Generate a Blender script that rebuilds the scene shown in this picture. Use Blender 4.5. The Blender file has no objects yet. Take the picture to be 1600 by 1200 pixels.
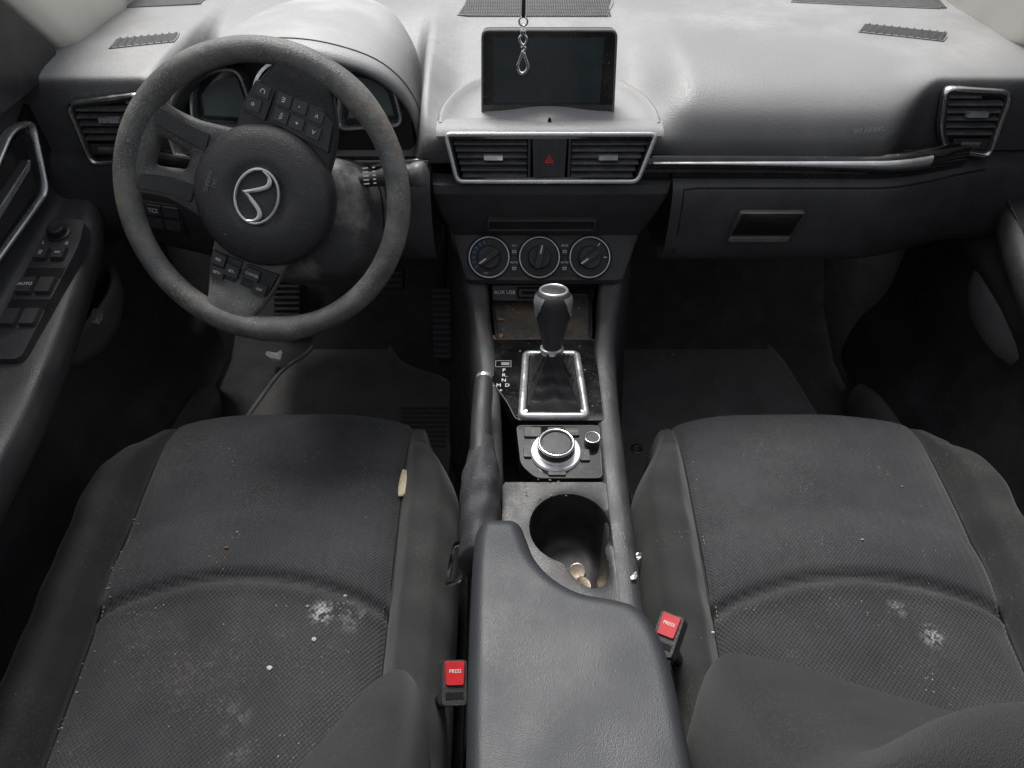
import bpy, bmesh, math, random
from mathutils import Vector, Matrix
random.seed(7)
V=Vector
sc=bpy.context.scene
COL=sc.collection
WP={}
# ------------------------------------------------------------------ helpers
def sm(a,b,t):
    if a==b: return 0.0 if t<a else 1.0
    u=max(0.0,min(1.0,(t-a)/(b-a))); return u*u*(3-2*u)
def cr(pts,k,closed=False):
    pts=[V(p) for p in pts]; n=len(pts); out=[]
    segs=n if closed else n-1
    for i in range(segs):
        if closed: p0,p1,p2,p3=pts[(i-1)%n],pts[i],pts[(i+1)%n],pts[(i+2)%n]
        else: p0,p1,p2,p3=pts[max(i-1,0)],pts[i],pts[i+1],pts[min(i+2,n-1)]
        for j in range(k):
            t=j/k
            out.append(0.5*((2*p1)+(p2-p0)*t+(2*p0-5*p1+4*p2-p3)*t*t+(3*p1-p0-3*p2+p3)*t*t*t))
    if not closed: out.append(pts[-1].copy())
    return out
class Fr:
    def __init__(s,o,x=(1,0,0),y=(0,0,1)):
        s.o=V(o); s.x=V(x).normalized(); y=V(y); y=y-s.x*y.dot(s.x); s.y=y.normalized(); s.z=s.x.cross(s.y)
    def p(s,a,b,c=0): return s.o+s.x*a+s.y*b+s.z*c
    def sub(s,a,b,c=0,rot=0):
        r=math.radians(rot); return Fr(s.p(a,b,c),s.x*math.cos(r)+s.y*math.sin(r),-s.x*math.sin(r)+s.y*math.cos(r))
LEVEL=lambda x,y,z:Fr((x,y,z),(1,0,0),(0,1,0))
def rpoly(pts,r,n=5):
    out=[];m=len(pts)
    for i in range(m):
        p=V((pts[i][0],pts[i][1],0));a=V((pts[i-1][0],pts[i-1][1],0));b=V((pts[(i+1)%m][0],pts[(i+1)%m][1],0))
        ra=min(r,(a-p).length*.48);rb=min(r,(b-p).length*.48)
        s=p+(a-p).normalized()*ra;e=p+(b-p).normalized()*rb
        for j in range(n+1):
            t=j/n;q=s*(1-t)**2+p*2*t*(1-t)+e*t*t;out.append((q.x,q.y))
    return out
def rect(x0,x1,y0,y1,r=0,n=4):
    p=[(x0,y0),(x1,y0),(x1,y1),(x0,y1)]
    return rpoly(p,r,n) if r else p
def circ(cx,cy,r,n=32,ry=None):
    ry=ry or r
    return [(cx+r*math.cos(2*math.pi*i/n),cy+ry*math.sin(2*math.pi*i/n)) for i in range(n)]
def insetp(pts,d):
    n=len(pts);A=sum(pts[i-1][0]*pts[i][1]-pts[i][0]*pts[i-1][1] for i in range(n))
    sg=1 if A>0 else -1;out=[]
    for i in range(n):
        a=V((pts[(i-1)%n][0],pts[(i-1)%n][1]));b=V((pts[(i+1)%n][0],pts[(i+1)%n][1]))
        t=b-a
        if t.length<1e-9:out.append(pts[i]);continue
        t.normalize();nn=V((-t.y,t.x))*sg
        out.append((pts[i][0]+nn.x*d,pts[i][1]+nn.y*d))
    return out
class MB:
    def __init__(s): s.v=[];s.f=[];s.mi=[]
    def add(s,vs,fs,mi=0):
        o=len(s.v); s.v+=[V(v) for v in vs]
        for f in fs: s.f.append([i+o for i in f]); s.mi.append(mi)
    def grid(s,rows,cu=False,cv=False,mi=0,cap=False):
        n=len(rows);m=len(rows[0]);vs=[p for r in rows for p in r];fs=[]
        for i in range(n if cv else n-1):
            for j in range(m if cu else m-1):
                a=i*m+j;b=i*m+(j+1)%m;c=((i+1)%n)*m+(j+1)%m;d=((i+1)%n)*m+j
                fs.append([a,b,c,d])
        if cap: fs.append(list(range(m)));fs.append([(n-1)*m+j for j in range(m)])
        s.add(vs,fs,mi)
    def prism(s,fr,pts,z0,z1,taper=0,mi=0):
        t=insetp(pts,taper) if taper else pts
        s.grid([[fr.p(a,b,z0) for a,b in pts],[fr.p(a,b,z1) for a,b in t]],cu=True,cap=True,mi=mi)
    def ring(s,fr,outer,inner,z0,z1,mi=0,bev=0.0):
        R=[[fr.p(a,b,z0) for a,b in outer],[fr.p(a,b,z1-bev) for a,b in outer]]
        if bev:
            R.append([fr.p(a,b,z1) for a,b in insetp(outer,bev)]);R.append([fr.p(a,b,z1) for a,b in insetp(inner,-bev)])
            R.append([fr.p(a,b,z1-bev) for a,b in inner])
        else: R.append([fr.p(a,b,z1) for a,b in inner])
        R.append([fr.p(a,b,z0) for a,b in inner])
        s.grid(R,cu=True,cv=True,mi=mi)
    def box(s,fr,x0,x1,y0,y1,z0,z1,mi=0): s.prism(fr,rect(x0,x1,y0,y1),z0,z1,mi=mi)
    def lathe(s,fr,prof,n=32,mi=0,cap=True):
        s.grid([[fr.p(r*math.cos(2*math.pi*j/n),r*math.sin(2*math.pi*j/n),h) for j in range(n)] for r,h in prof],cu=True,mi=mi,cap=cap)
    def tube(s,path,r,n=8,closed=False,mi=0):
        path=[V(p) for p in path];rows=[];m=len(path);up=None
        for i,p in enumerate(path):
            a=path[(i-1)%m] if closed or i else p;b=path[(i+1)%m] if closed or i<m-1 else p
            t=(b-a).normalized()
            if up is None:
                up=V((0,0,1)) if abs(t.z)<.9 else V((0,1,0))
            up=(up-t*up.dot(t)).normalized();sd=t.cross(up)
            rr=r[i] if isinstance(r,(list,tuple)) else r
            rows.append([p+(up*math.cos(2*math.pi*j/n)+sd*math.sin(2*math.pi*j/n))*rr for j in range(n)])
        s.grid(rows,cu=True,cv=closed,cap=not closed,mi=mi)
    def build(s,name,mat,parent=None,smooth=True,bevel=0,seg=2,sharp=None,label=None,subd=0):
        me=bpy.data.meshes.new(name)
        lo=V([min(v[i] for v in s.v) for i in range(3)]);hi=V([max(v[i] for v in s.v) for i in range(3)])
        o=(lo+hi)/2
        me.from_pydata([v-o for v in s.v],[],s.f)
        mats=mat if isinstance(mat,(list,tuple)) else [mat]
        for m in mats: me.materials.append(m)
        for p,i in zip(me.polygons,s.mi): p.material_index=i
        bm=bmesh.new();bm.from_mesh(me);bmesh.ops.recalc_face_normals(bm,faces=bm.faces);bm.to_mesh(me);bm.free()
        if smooth: me.shade_smooth()
        if sharp: me.set_sharp_from_angle(angle=math.radians(sharp))
        ob=bpy.data.objects.new(name,me);COL.objects.link(ob)
        if parent: ob.parent=parent;ob.location=o-WP[parent.name]
        else: ob.location=o
        WP[ob.name]=o
        if bevel:
            b=ob.modifiers.new('bevel','BEVEL');b.width=bevel;b.segments=seg;b.limit_method='ANGLE';b.angle_limit=math.radians(35)
            w=ob.modifiers.new('wn','WEIGHTED_NORMAL')
        if label: ob['label']=label
        return ob
def smoothrows(rows,k): return [list(r) for r in zip(*[cr(list(c),k) for c in zip(*rows)])]
def thing(name,loc,label,cat,group=None):
    e=bpy.data.objects.new(name,None);COL.objects.link(e);e.location=loc;e.empty_display_size=.05
    e['label']=label;e['category']=cat
    if group:e['group']=group
    WP[e.name]=V(loc);return e
def tag(ob,label,cat,group=None):
    ob['label']=label;ob['category']=cat
    if group:ob['group']=group
    return ob
def text(parent,fr,s,size,mat,name='lettering',al='CENTER'):
    cu=bpy.data.curves.new('t','FONT');cu.body=s;cu.size=size;cu.align_x=al;cu.align_y='CENTER';cu.extrude=.0001;cu.resolution_u=2
    tmp=bpy.data.objects.new('t',cu);COL.objects.link(tmp)
    bpy.context.view_layer.update()
    me=bpy.data.meshes.new_from_object(tmp);bpy.data.objects.remove(tmp)
    mb=MB();mb.add([fr.p(v.co.x,v.co.y,v.co.z) for v in me.vertices],[list(p.vertices) for p in me.polygons])
    return mb.build(name,mat,parent,smooth=False)
# ------------------------------------------------------------------ materials
def mk(name,col,rough=.5,metal=0,bump=0,bscale=900,dust=0,dust_glare_col=(.28,.27,.25),dscale=7,up=0,spots=0,coat=0,weave=0,wscale=75,ribs=0,stains=(),rv=.12,spec=.5,bdist=.0006,sheen=0,lo=.42,hi=.72,brown=0,var=.12,fine=0):
    m=bpy.data.materials.new(name);m.use_nodes=True;N=m.node_tree.nodes;L=m.node_tree.links
    b=N['Principled BSDF']
    def nd(t,**k):
        n=N.new(t)
        for a,c in k.items(): setattr(n,a,c)
        return n
    def math_(op,a,c=None):
        n=nd('ShaderNodeMath',operation=op)
        for i,x in enumerate((a,c)):
            if x is None: continue
            if isinstance(x,(int,float)): n.inputs[i].default_value=x
            else: L.new(x,n.inputs[i])
        return n.outputs[0]
    geo=nd('ShaderNodeNewGeometry');P=geo.outputs['Position']
    def noise(s,d=4,r=.55):
        n=nd('ShaderNodeTexNoise');n.inputs['Scale'].default_value=s;n.inputs['Detail'].default_value=d;n.inputs['Roughness'].default_value=r;L.new(P,n.inputs['Vector']);return n.outputs['Fac']
    def mr(x,a,c,d=0,e=1):
        n=nd('ShaderNodeMapRange');n.interpolation_type='SMOOTHSTEP'
        for k,v in (('From Min',a),('From Max',c),('To Min',d),('To Max',e)): n.inputs[k].default_value=v
        L.new(x,n.inputs['Value']);return n.outputs[0]
    def mix(f,a,c):
        n=nd('ShaderNodeMix',data_type='RGBA')
        if isinstance(f,(int,float)): n.inputs[0].default_value=f
        else: L.new(f,n.inputs[0])
        for i,x in ((6,a),(7,c)):
            if isinstance(x,tuple): n.inputs[i].default_value=(*x,1)
            else: L.new(x,n.inputs[i])
        return n.outputs[2]
    c=tuple(col)
    cur=mix(mr(noise(dscale*3),.3,.7),tuple(x*(1-var) for x in c),tuple(min(1,x*(1+var)) for x in c))
    if dust or up:
        f=math_('MULTIPLY',mr(noise(dscale,6,.65),lo,hi),dust) if dust else 0
        if dust: f=math_('MULTIPLY',f,mr(noise(90,4,.7),.3,.6,.45,1))
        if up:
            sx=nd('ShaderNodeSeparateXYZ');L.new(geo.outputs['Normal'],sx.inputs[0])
            u=math_('MULTIPLY',mr(sx.outputs[2],.35,1.0),up)  # lightens upward faces: painted glare along with settled dust
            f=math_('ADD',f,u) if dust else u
        cur=mix(f,cur,dust_glare_col)
    if fine:
        f=math_('MULTIPLY',mr(noise(420,2,.6),.52,.68),mr(noise(dscale*1.6,4,.6),.40,.60))
        cur=mix(math_('MULTIPLY',f,fine),cur,(.30,.29,.27))
    if brown:
        f=math_('MULTIPLY',mr(noise(9,6,.7),.54,.68),mr(noise(160,3,.6),.46,.62))
        cur=mix(math_('MULTIPLY',f,brown),cur,(.24,.18,.12))
    if spots:
        v=nd('ShaderNodeTexVoronoi');v.inputs['Scale'].default_value=150;L.new(P,v.inputs['Vector'])
        sp=mr(v.outputs['Distance'],.05,.17,1,0)
        sp=math_('MULTIPLY',sp,mr(noise(17,4,.65),.53,.66))
        cur=mix(math_('MULTIPLY',sp,spots),cur,(.46,.43,.37))
    for (px,rad,sc_,amt) in stains:
        d=nd('ShaderNodeVectorMath',operation='DISTANCE');L.new(P,d.inputs[0]);d.inputs[1].default_value=px
        k=math_('MULTIPLY',mr(d.outputs['Value'],rad*.2,rad,1,0),mr(noise(sc_,6,.75),.47,.58))
        cur=mix(math_('MULTIPLY',k,amt),cur,(.45,.45,.43))
    L.new(cur,b.inputs['Base Color'])
    L.new(mr(noise(dscale*2,5),.3,.7,max(0,rough-rv),min(1,rough+rv)),b.inputs['Roughness'])
    b.inputs['Metallic'].default_value=metal
    b.inputs['Specular IOR Level'].default_value=spec
    b.inputs['Coat Weight'].default_value=coat;b.inputs['Coat Roughness'].default_value=.08
    if sheen:
        b.inputs['Sheen Weight'].default_value=sheen;b.inputs['Sheen Roughness'].default_value=.5
    h=None
    if bump:
        v=nd('ShaderNodeTexVoronoi');v.inputs['Scale'].default_value=bscale;L.new(P,v.inputs['Vector'])
        h=math_('MULTIPLY',v.outputs['Distance'],bump)
        h=math_('ADD',h,math_('MULTIPLY',noise(bscale*.3,3),bump*.7))
    if weave:
        for di in ('X','Y'):
            w=nd('ShaderNodeTexWave');w.wave_type='BANDS';w.bands_direction=di;w.inputs['Scale'].default_value=wscale
            mp=nd('ShaderNodeMapping');mp.inputs['Rotation'].default_value=(0,0,math.radians(45));L.new(P,mp.inputs['Vector']);L.new(mp.outputs[0],w.inputs['Vector'])
            x=math_('MULTIPLY',w.outputs['Fac'],weave);h=x if h is None else math_('ADD',h,x)
    if ribs:
        w=nd('ShaderNodeTexWave');w.wave_type='BANDS';w.bands_direction='X';w.inputs['Scale'].default_value=24;w.inputs['Distortion'].default_value=.3;L.new(P,w.inputs['Vector'])
        x=math_('MULTIPLY',w.outputs['Fac'],ribs);h=x if h is None else math_('ADD',h,x)
    if h is not None:
        bp=nd('ShaderNodeBump');bp.inputs['Strength'].default_value=1;bp.inputs['Distance'].default_value=bdist;L.new(h,bp.inputs['Height']);L.new(bp.outputs[0],b.inputs['Normal'])
    return m
M={}
M['pad']=mk('dash_pad',(.085,.085,.088),.40,bump=.5,bscale=700,dust=.22,dust_glare_col=(.52,.52,.52),dscale=3.5,up=.46,spots=.12,fine=.14)  # pale top is glare painted into the colour, over some real dust
M['hood']=mk('hood_pad',(.11,.11,.112),.42,bump=.5,bscale=700,dust=.25,dust_glare_col=(.62,.62,.62),dscale=4,up=.62,fine=.14)  # hood top whitened the same way: painted glare plus dust
M['lower']=mk('dash_lower',(.044,.044,.047),.46,bump=.45,bscale=800,dust=.07,dscale=9,spots=.35,fine=.08)
M['slat']=mk('slat_plastic',(.08,.08,.083),.45,dust=.3,dscale=30)
M['console']=mk('console_plastic',(.042,.042,.046),.42,bump=.4,bscale=900,dust=.10,dscale=12,spots=.9,up=.02,fine=.18,brown=.3)
M['plate']=mk('cup_plate',(.022,.022,.024),.40,bump=.3,bscale=900,dust=.08,dscale=14,spots=.9,fine=.14,brown=.2)
M['arm']=mk('armrest_vinyl',(.036,.039,.044),.46,bump=.35,bscale=1000,dscale=8,spots=.15,bdist=.0005,var=.05,fine=.06,rv=.06)
M['door']=mk('door_plastic',(.052,.053,.055),.42,bump=.5,bscale=700,dust=.2,dscale=5,up=.03,fine=.2)
M['doorp']=mk('door_plastic_dark',(.026,.026,.028),.5,bump=.5,bscale=700,dust=.1,dscale=5,fine=.12)
M['dark']=mk('dark_plastic',(.020,.020,.021),.45,dust=.1,dscale=14)
M['void']=mk('black_void',(.005,.005,.005),.9)
M['gloss']=mk('gloss_black',(.008,.008,.009),.10,coat=.8,dust=.08,dscale=18,spots=.9,rv=.05,fine=.12)
M['chrome']=mk('satin_chrome',(.80,.80,.81),.18,metal=1,rv=.08,dust=.06,dscale=30,dust_glare_col=(.3,.29,.27),var=.04)
M['silver']=mk('silver_trim',(.68,.69,.70),.30,metal=.7,dust=.1,dscale=20,var=.05)
M['rim']=mk('rim_leather',(.100,.101,.100),.43,bump=.7,bscale=900,dust=.7,dust_glare_col=(.27,.262,.24),dscale=11,spots=.5,brown=.8,fine=.8,var=.25)
M['hub']=mk('airbag_vinyl',(.036,.036,.039),.42,bump=.6,bscale=700,dscale=9,var=.06,fine=.08)
M['btn']=mk('button_rubber',(.022,.022,.024),.4,dust=.1,dscale=40)
M['grip']=mk('grey_plastic',(.13,.13,.13),.45,dust=.2,dscale=30)
M['shroud']=mk('dusty_shroud',(.060,.060,.063),.5,bump=.3,dust=.9,dust_glare_col=(.25,.245,.23),dscale=16,lo=.42,hi=.62,fine=.3)
M['screen']=mk('screen_glass',(.024,.036,.043),.14,coat=.6,dust=.4,dust_glare_col=(.075,.09,.10),dscale=9,spots=.3,rv=.04)
M['white']=mk('white_print',(.8,.8,.8),.6)
M['grey']=mk('grey_print',(.26,.26,.26),.6)
M['lcd']=mk('lcd_pale',(.20,.25,.24),.4)
M['faint']=mk('faint_print',(.16,.16,.16),.5)
M['red']=mk('red_plastic',(.55,.022,.028),.4,rv=.05,dust=.15)
M['redp']=mk('red_print',(.65,.03,.02),.6)
M['bluep']=mk('blue_print',(.05,.28,.65),.6)
M['fab']=mk('woven_fabric',(.040,.040,.043),.85,weave=.5,wscale=70,dust=.28,dust_glare_col=(.098,.098,.098),dscale=6,spots=.9,sheen=.18,spec=.2,bdist=.0012,brown=.13,fine=.14,
   stains=(((-.247,.435,.35),.022,120,.9),((-.205,.43,.35),.03,60,.2),((-.33,.31,.34),.03,60,.14),((-.315,.27,.34),.025,60,.14),((.535,.405,.35),.022,110,.9),((.50,.44,.35),.018,90,.3),((.24,.41,.35),.02,140,.4)))
M['fabrib']=mk('ribbed_fabric',(.042,.042,.046),.85,weave=.35,wscale=85,ribs=.42,dust=.35,dust_glare_col=(.105,.105,.107),dscale=5,spots=.7,sheen=.2,spec=.2,bdist=.001,fine=.13,brown=.05)
M['bol']=mk('bolster_fabric',(.031,.032,.032),.8,bump=.35,bscale=1100,dust=.3,dust_glare_col=(.078,.078,.076),dscale=6,spots=.5,sheen=.18,spec=.2,brown=.08,fine=.08)
M['seatback']=mk('seatback_fabric',(.023,.024,.024),.85,bump=.5,bscale=1100,dust=.15,dust_glare_col=(.055,.055,.053),dscale=6,sheen=.12,spec=.15,bdist=.0006,var=.1,fine=.06)
M['thread']=mk('thread',(.28,.20,.13),.8,dust=.6,dscale=30,dust_glare_col=(.08,.07,.06))
M['threadd']=mk('thread_dark',(.07,.07,.07),.8)
M['carpet']=mk('carpet',(.13,.13,.132),.95,bump=1,bscale=500,dust=.4,dust_glare_col=(.25,.25,.24),dscale=7,spots=.8,spec=.2,bdist=.002,fine=.3)
M['mat']=mk('mat_carpet',(.30,.295,.29),.95,bump=1,bscale=380,dust=.4,dust_glare_col=(.42,.40,.37),dscale=5,spots=1,spec=.2,bdist=.002)
M['edging']=mk('mat_edging',(.28,.28,.28),.8)
M['pocket']=mk('pocket_plastic',(.13,.13,.132),.42,bump=.4,bscale=700,dust=.5,dscale=6,fine=.5)
M['cream']=mk('cream_plastic',(.84,.83,.76),.6,var=.02)
M['leather']=mk('boot_leather',(.020,.020,.021),.5,bump=.6,bscale=700,rv=.06,spec=.35)
M['gaiter']=mk('gaiter_leather',(.042,.042,.046),.58,bump=.6,bscale=700,fine=.15,spec=.35,rv=.05)
M['leaf']=mk('dry_leaf',(.42,.19,.06),.7,dust=.5,dust_glare_col=(.25,.12,.05),dscale=60)
M['tissue']=mk('tissue',(.8,.8,.78),.8)
M['foil']=mk('foil',(.75,.75,.75),.35,metal=.7,dscale=80,dust=.3)
M['crumb']=mk('crust',(.72,.64,.44),.7,dust=.5,dust_glare_col=(.55,.42,.2),dscale=80)
M['coin']=mk('coin',(.48,.40,.30),.35,metal=.85,dust=.5,dscale=120,dust_glare_col=(.16,.11,.07))
M['asph']=mk('asphalt',(.05,.05,.05),.9,bump=.5,bscale=60,dscale=.5)
M['glassbit']=mk('shard',(.50,.56,.53),.2)
M['trayd']=mk('tray_dirty',(.11,.105,.095),.35,dust=.8,dust_glare_col=(.20,.15,.10),dscale=26,spots=1,lo=.45,hi=.6,brown=1,fine=.4)

# ------------------------------------------------------------------ ground + floor shell
mb=MB();mb.add([(-60,-60,-.32),(60,-60,-.32),(60,60,-.32),(-60,60,-.32)],[[0,1,2,3]])
g=mb.build('ground',M['asph'],smooth=False);g['kind']='structure'
mb=MB()
xs=[-.78,-.74,-.70,-.40,-.12,-.08,-.03,.13,.18,.22,.50,.80,.84,.88]
zs=[.55,.30,0,0,0,.10,.30,.30,.10,0,0,0,.30,.55]
rows=[]
for y,l in ((-.6,0),(.4,0),(1.28,0),(1.42,.06),(1.60,.26),(1.74,.55),(1.76,.80)):
    rows.append([V((x,y,max(z,l))) for x,z in zip(xs,zs)])
mb.grid(rows)
fl=mb.build('floor',M['carpet'],sharp=60);fl['kind']='structure'

# ------------------------------------------------------------------ dashboard
dash=thing('dashboard',(.05,1.1,.4),'dusty black moulded dashboard with a screen, vents and glove box','dashboard')
def shift(x): return .060*sm(.47,.70,abs(x-.05))
OUTP=[(1.76,.74),(1.45,.80),(1.25,.812),(1.1,.812),(1.02,.80),(.972,.778),(.946,.745),(.938,.718),(.945,.706)]
CENP=[(1.76,.74),(1.45,.80),(1.25,.798),(1.1,.780),(1.03,.765),(.99,.759),(.958,.756),(.943,.745),(.947,.706)]
CLUP=[(1.76,.74),(1.45,.80),(1.25,.80),(1.15,.76),(1.08,.712),(1.03,.704),(.98,.702),(.945,.700),(.945,.690)]
ENDP=[(1.76,.74),(1.45,.80),(1.25,.812),(1.12,.814),(1.05,.812),(1.016,.808),(1.001,.799),(.996,.77),(.998,.700)]
def prof(x):
    w=sm(.12,.21,abs(x-.05));c=sm(-.505,-.475,x)*(1-sm(-.15,-.125,x));s=shift(x);pts=[]
    e=sm(.47,.555,x-.05) if x>0 else sm(.525,.57,.05-x)
    for i in range(9):
        a,b,q,E=CENP[i],OUTP[i],CLUP[i],ENDP[i]
        y=a[0]*(1-w)+b[0]*w;z=a[1]*(1-w)+b[1]*w
        if i>=3: y+=s*min(1,(i-2)/5)
        y=y*(1-e)+E[0]*e;z=z*(1-e)+E[1]*e
        y=y*(1-c)+q[0]*c;z=z*(1-c)+q[1]*c
        pts.append(V((x,y,z)))
    return cr(pts,9)
def dashz(x,y):
    p=prof(x)
    for a,b in zip(p,p[1:]):
        if min(a.y,b.y)<=y<=max(a.y,b.y) and abs(a.y-b.y)>1e-6:
            t=(y-a.y)/(b.y-a.y);return a.z+(b.z-a.z)*t
    return .8
mb=MB();mb.grid([prof(-.70+1.5*i/170) for i in range(171)])
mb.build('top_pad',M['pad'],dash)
LOW=[(.955,.708),(.93,.697),(.914,.676),(.905,.625),(.909,.578),(.93,.552),(1.0,.545),(1.25,.50),(1.5,.42)]
def lprof(x):
    s=shift(x);return cr([V((x,y+s*(1 if i<6 else .3),z-(.006 if i<2 and x>.2 else 0))) for i,(y,z) in enumerate(LOW)],6)
def lpt(x,z):
    p=lprof(x)
    for a,b in zip(p[6:],p[7:]):
        if b.z<=z<=a.z: return a+(b-a)*((z-a.z)/(b.z-a.z))
    return p[10]
for nm,a,b in (('knee_panel',-.70,-.118),('glove_box',.232,.80)):
    mb=MB();mb.grid([lprof(a+(b-a)*i/40) for i in range(41)]);gb=mb.build(nm,M['lower'],dash)
mb=MB()
edge=[lpt(.248,z) for z in (.556,.58,.62,.66,.680)]+[lpt(.248+(.46)*i/24,.682) for i in range(1,25)]
mb.tube(edge,.0013,6)
mb.build('seam',M['void'],gb)
hf=Fr((.372,.9005,.627),(1,0,0),(0,-.06,1))
mb=MB();mb.prism(hf,rpoly([(-.052,-.027),(.043,-.027),(.055,.027),(-.04,.027)],.005),-.006,.0015,taper=.001);hd=mb.build('handle',M['lower'],gb,sharp=35)
mb=MB();mb.prism(hf,rpoly([(-.045,-.012),(.043,-.012),(.050,.024),(-.036,.024)],.004),-.006,.0022);mb.build('recess',M['void'],hd)
mb=MB();mb.prism(hf,rpoly([(-.048,-.024),(.042,-.024),(.044,-.015),(-.046,-.015)],.003),.001,.004,taper=.001);mb.build('latch_lip',M['grip'],hd,sharp=35)
mb=MB();mb.tube([hf.p(.043,-.024,.002),hf.p(.053,.026,.002),hf.p(-.036,.026,.002)],.0009,6);mb.build('latch_edge',M['grip'],hd)
def strip(x0,x1,zt,zb,off,n=40):
    rows=[]
    for i in range(n+1):
        x=x0+(x1-x0)*i/n;t=i/n;y=.937+shift(x)*.92;a=zt(t);b=zb(t);m=(a+b)/2
        rows.append([V((x,y+.012,a)),V((x,y-off*.8,a-.001)),V((x,y-off,m)),V((x,y-off*.8,b+.001)),V((x,y+.012,b))])
    return rows
mb=MB();mb.grid(strip(.18,.67,lambda t:.722-.003*t*t,lambda t:.690-.010*t*t,.010));tr=mb.build('trim_strip',M['gloss'],dash)
mb=MB();mb.grid(strip(.20,.604,lambda t:.7180+.001*t,lambda t:.7145-.006*t-.007*t*t,.014));mb.build('chrome_strip',M['silver'],tr)
mb=MB();mb.grid(strip(-.60,-.12,lambda t:.715,lambda t:.690,.006));mb.build('trim_strip',M['gloss'],dash)
S=[(.945,.690,-.118,.232),(.922,.684,-.118,.232),(.918,.672,-.117,.230),(.926,.635,-.110,.220),(.944,.590,-.097,.204),(.946,.584,-.095,.202),(.904,.529,-.076,.178),(.906,.520,-.074,.176),(.935,.512,-.072,.174),(.955,.47,-.07,.172)]
mb=MB();rows=[]
for y,z,a,b in S:
    r=.012
    rows.append([V((a,1.4,z)),V((a,y+.04,z)),V((a,y+r,z)),V((a+.003,y+.003,z)),V((a+r,y,z)),V(((a+b)/2,y-.001,z)),V((b-r,y,z)),V((b-.003,y+.003,z)),V((b,y+r,z)),V((b,y+.04,z)),V((b,1.4,z))])
mb.grid(rows);stk=mb.build('centre_stack',M['lower'],dash,sharp=28)
sf=Fr((.045,.929,.614),(1,0,0),(0,-.33,1))
mb=MB();mb.ring(sf,rect(-.083,.083,-.013,.013,.004),rect(-.079,.079,-.009,.009,.003),-.004,.0035,bev=.001);cs=mb.build('card_slot',M['lower'],stk,sharp=35)
mb=MB();mb.prism(sf,rect(-.080,.080,-.010,.010,.003),-.004,.001);mb.box(sf,-.03,.03,-.004,.004,.001,.0016);mb.build('slot_opening',M['dark'],cs,sharp=35)
cf=Fr((.043,.9248,.5570),(1,0,0),(0,.607,.795))
mb=MB()
for cx in (-.079,0,.079):
    mb.lathe(cf.sub(cx,0),[(.035,-.006),(.035,.003),(.0335,.0045),(.031,.0045),(.029,.001),(.0,.001)],40)
mb.box(cf,-.079,.079,-.028,.028,-.006,.0025)
cp=mb.build('climate_panel',M['dark'],dash,sharp=30)
for k,cx in enumerate((-.079,0,.079)):
    f=cf.sub(cx,0,0)
    mb=MB();mb.ring(f,circ(0,0,.0322,40),circ(0,0,.0300,40),.003,.0065,bev=.0006);mb.build('dial_ring',M['silver'],cp)
    mb=MB();mb.lathe(f,[(.0185,.001),(.0175,.010),(.0165,.012),(0,.012)],32)
    a=[215,78,215][k]
    f2=f.sub(0,0,0,a);mb.prism(f2,rect(-.0185,.0185,-.0055,.0055,.004),.010,.021,taper=.001)
    dl=mb.build('dial',M['hub'],cp,sharp=35)
    mb=MB();mb.box(f2,.005,.018,-.0010,.0010,.0205,.0215);mb.build('pointer',M['white'],dl,smooth=False)
    mbA=MB();mbB=MB()
    for j in range(15):
        an=math.radians(215-250*j/14);g2=f.sub(.0245*math.cos(an),.0245*math.sin(an),0,math.degrees(an))
        if k==1 and j%2: continue
        if k==2 and j%3: continue
        (mbA if j<7 or k else mbB).box(g2,-.0028,.0028,-.0007,.0007,.0012,.0016)
    mbA.build('scale_marks',M['bluep'] if k==0 else M['white'],cp,smooth=False)
    if mbB.v: mbB.build('scale_marks',M['redp'],cp,smooth=False)
text(cp,cf.sub(-.079,-.0245,.0015),'A/C OFF',.0045,M['white']);text(cp,cf.sub(.023,.019,.0035),'HI',.004,M['grey'])
for cx in (-.0395,.0395):
    for cy,t in ((.012,'A/C' if cx<0 else 'REAR'),(-.014,'AUTO')):
        mb=MB();mb.prism(cf.sub(cx,cy-.003),rect(-.0055,.0055,-.006,.006,.002),.002,.0045,taper=.0007);b=mb.build('button',M['btn'],cp,sharp=35)
        text(b,cf.sub(cx,cy+.006,.0035),t,.0045,M['white']);mb=MB();mb.ring(cf.sub(cx,cy-.003),rect(-.0028,.0028,-.002,.002),rect(-.002,.002,-.0012,.0012),.0045,.0048);mb.build('symbol',M['white'],b,smooth=False)
af=Fr((.018,.914,.497),(1,0,0),(0,.5,1))
mb=MB();mb.prism(af,rect(-.05,.05,-.014,.012,.003),-.006,.002);ax=mb.build('socket_panel',M['lower'],dash,bevel=.001)
mb=MB();mb.ring(af,rect(-.010,.026,-.010,.009,.002),rect(-.007,.023,-.007,.006,.001),.002,.004);mb.box(af,-.002,.018,-.003,.002,.002,.0032);mb.box(af,.030,.046,-.006,.006,.002,.003);mb.build('socket',M['void'],ax,sharp=35)
text(ax,af.sub(-.030,0,.0024),'AUX USB',.0085,M['white'])
def xr(poly,y):
    X=[];n=len(poly)
    for i in range(n):
        a=poly[i-1];b=poly[i]
        if (a[1]-y)*(b[1]-y)<0: X.append(a[0]+(b[0]-a[0])*(y-a[1])/(b[1]-a[1]))
    return (min(X),max(X)) if len(X)>=2 else None
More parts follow.
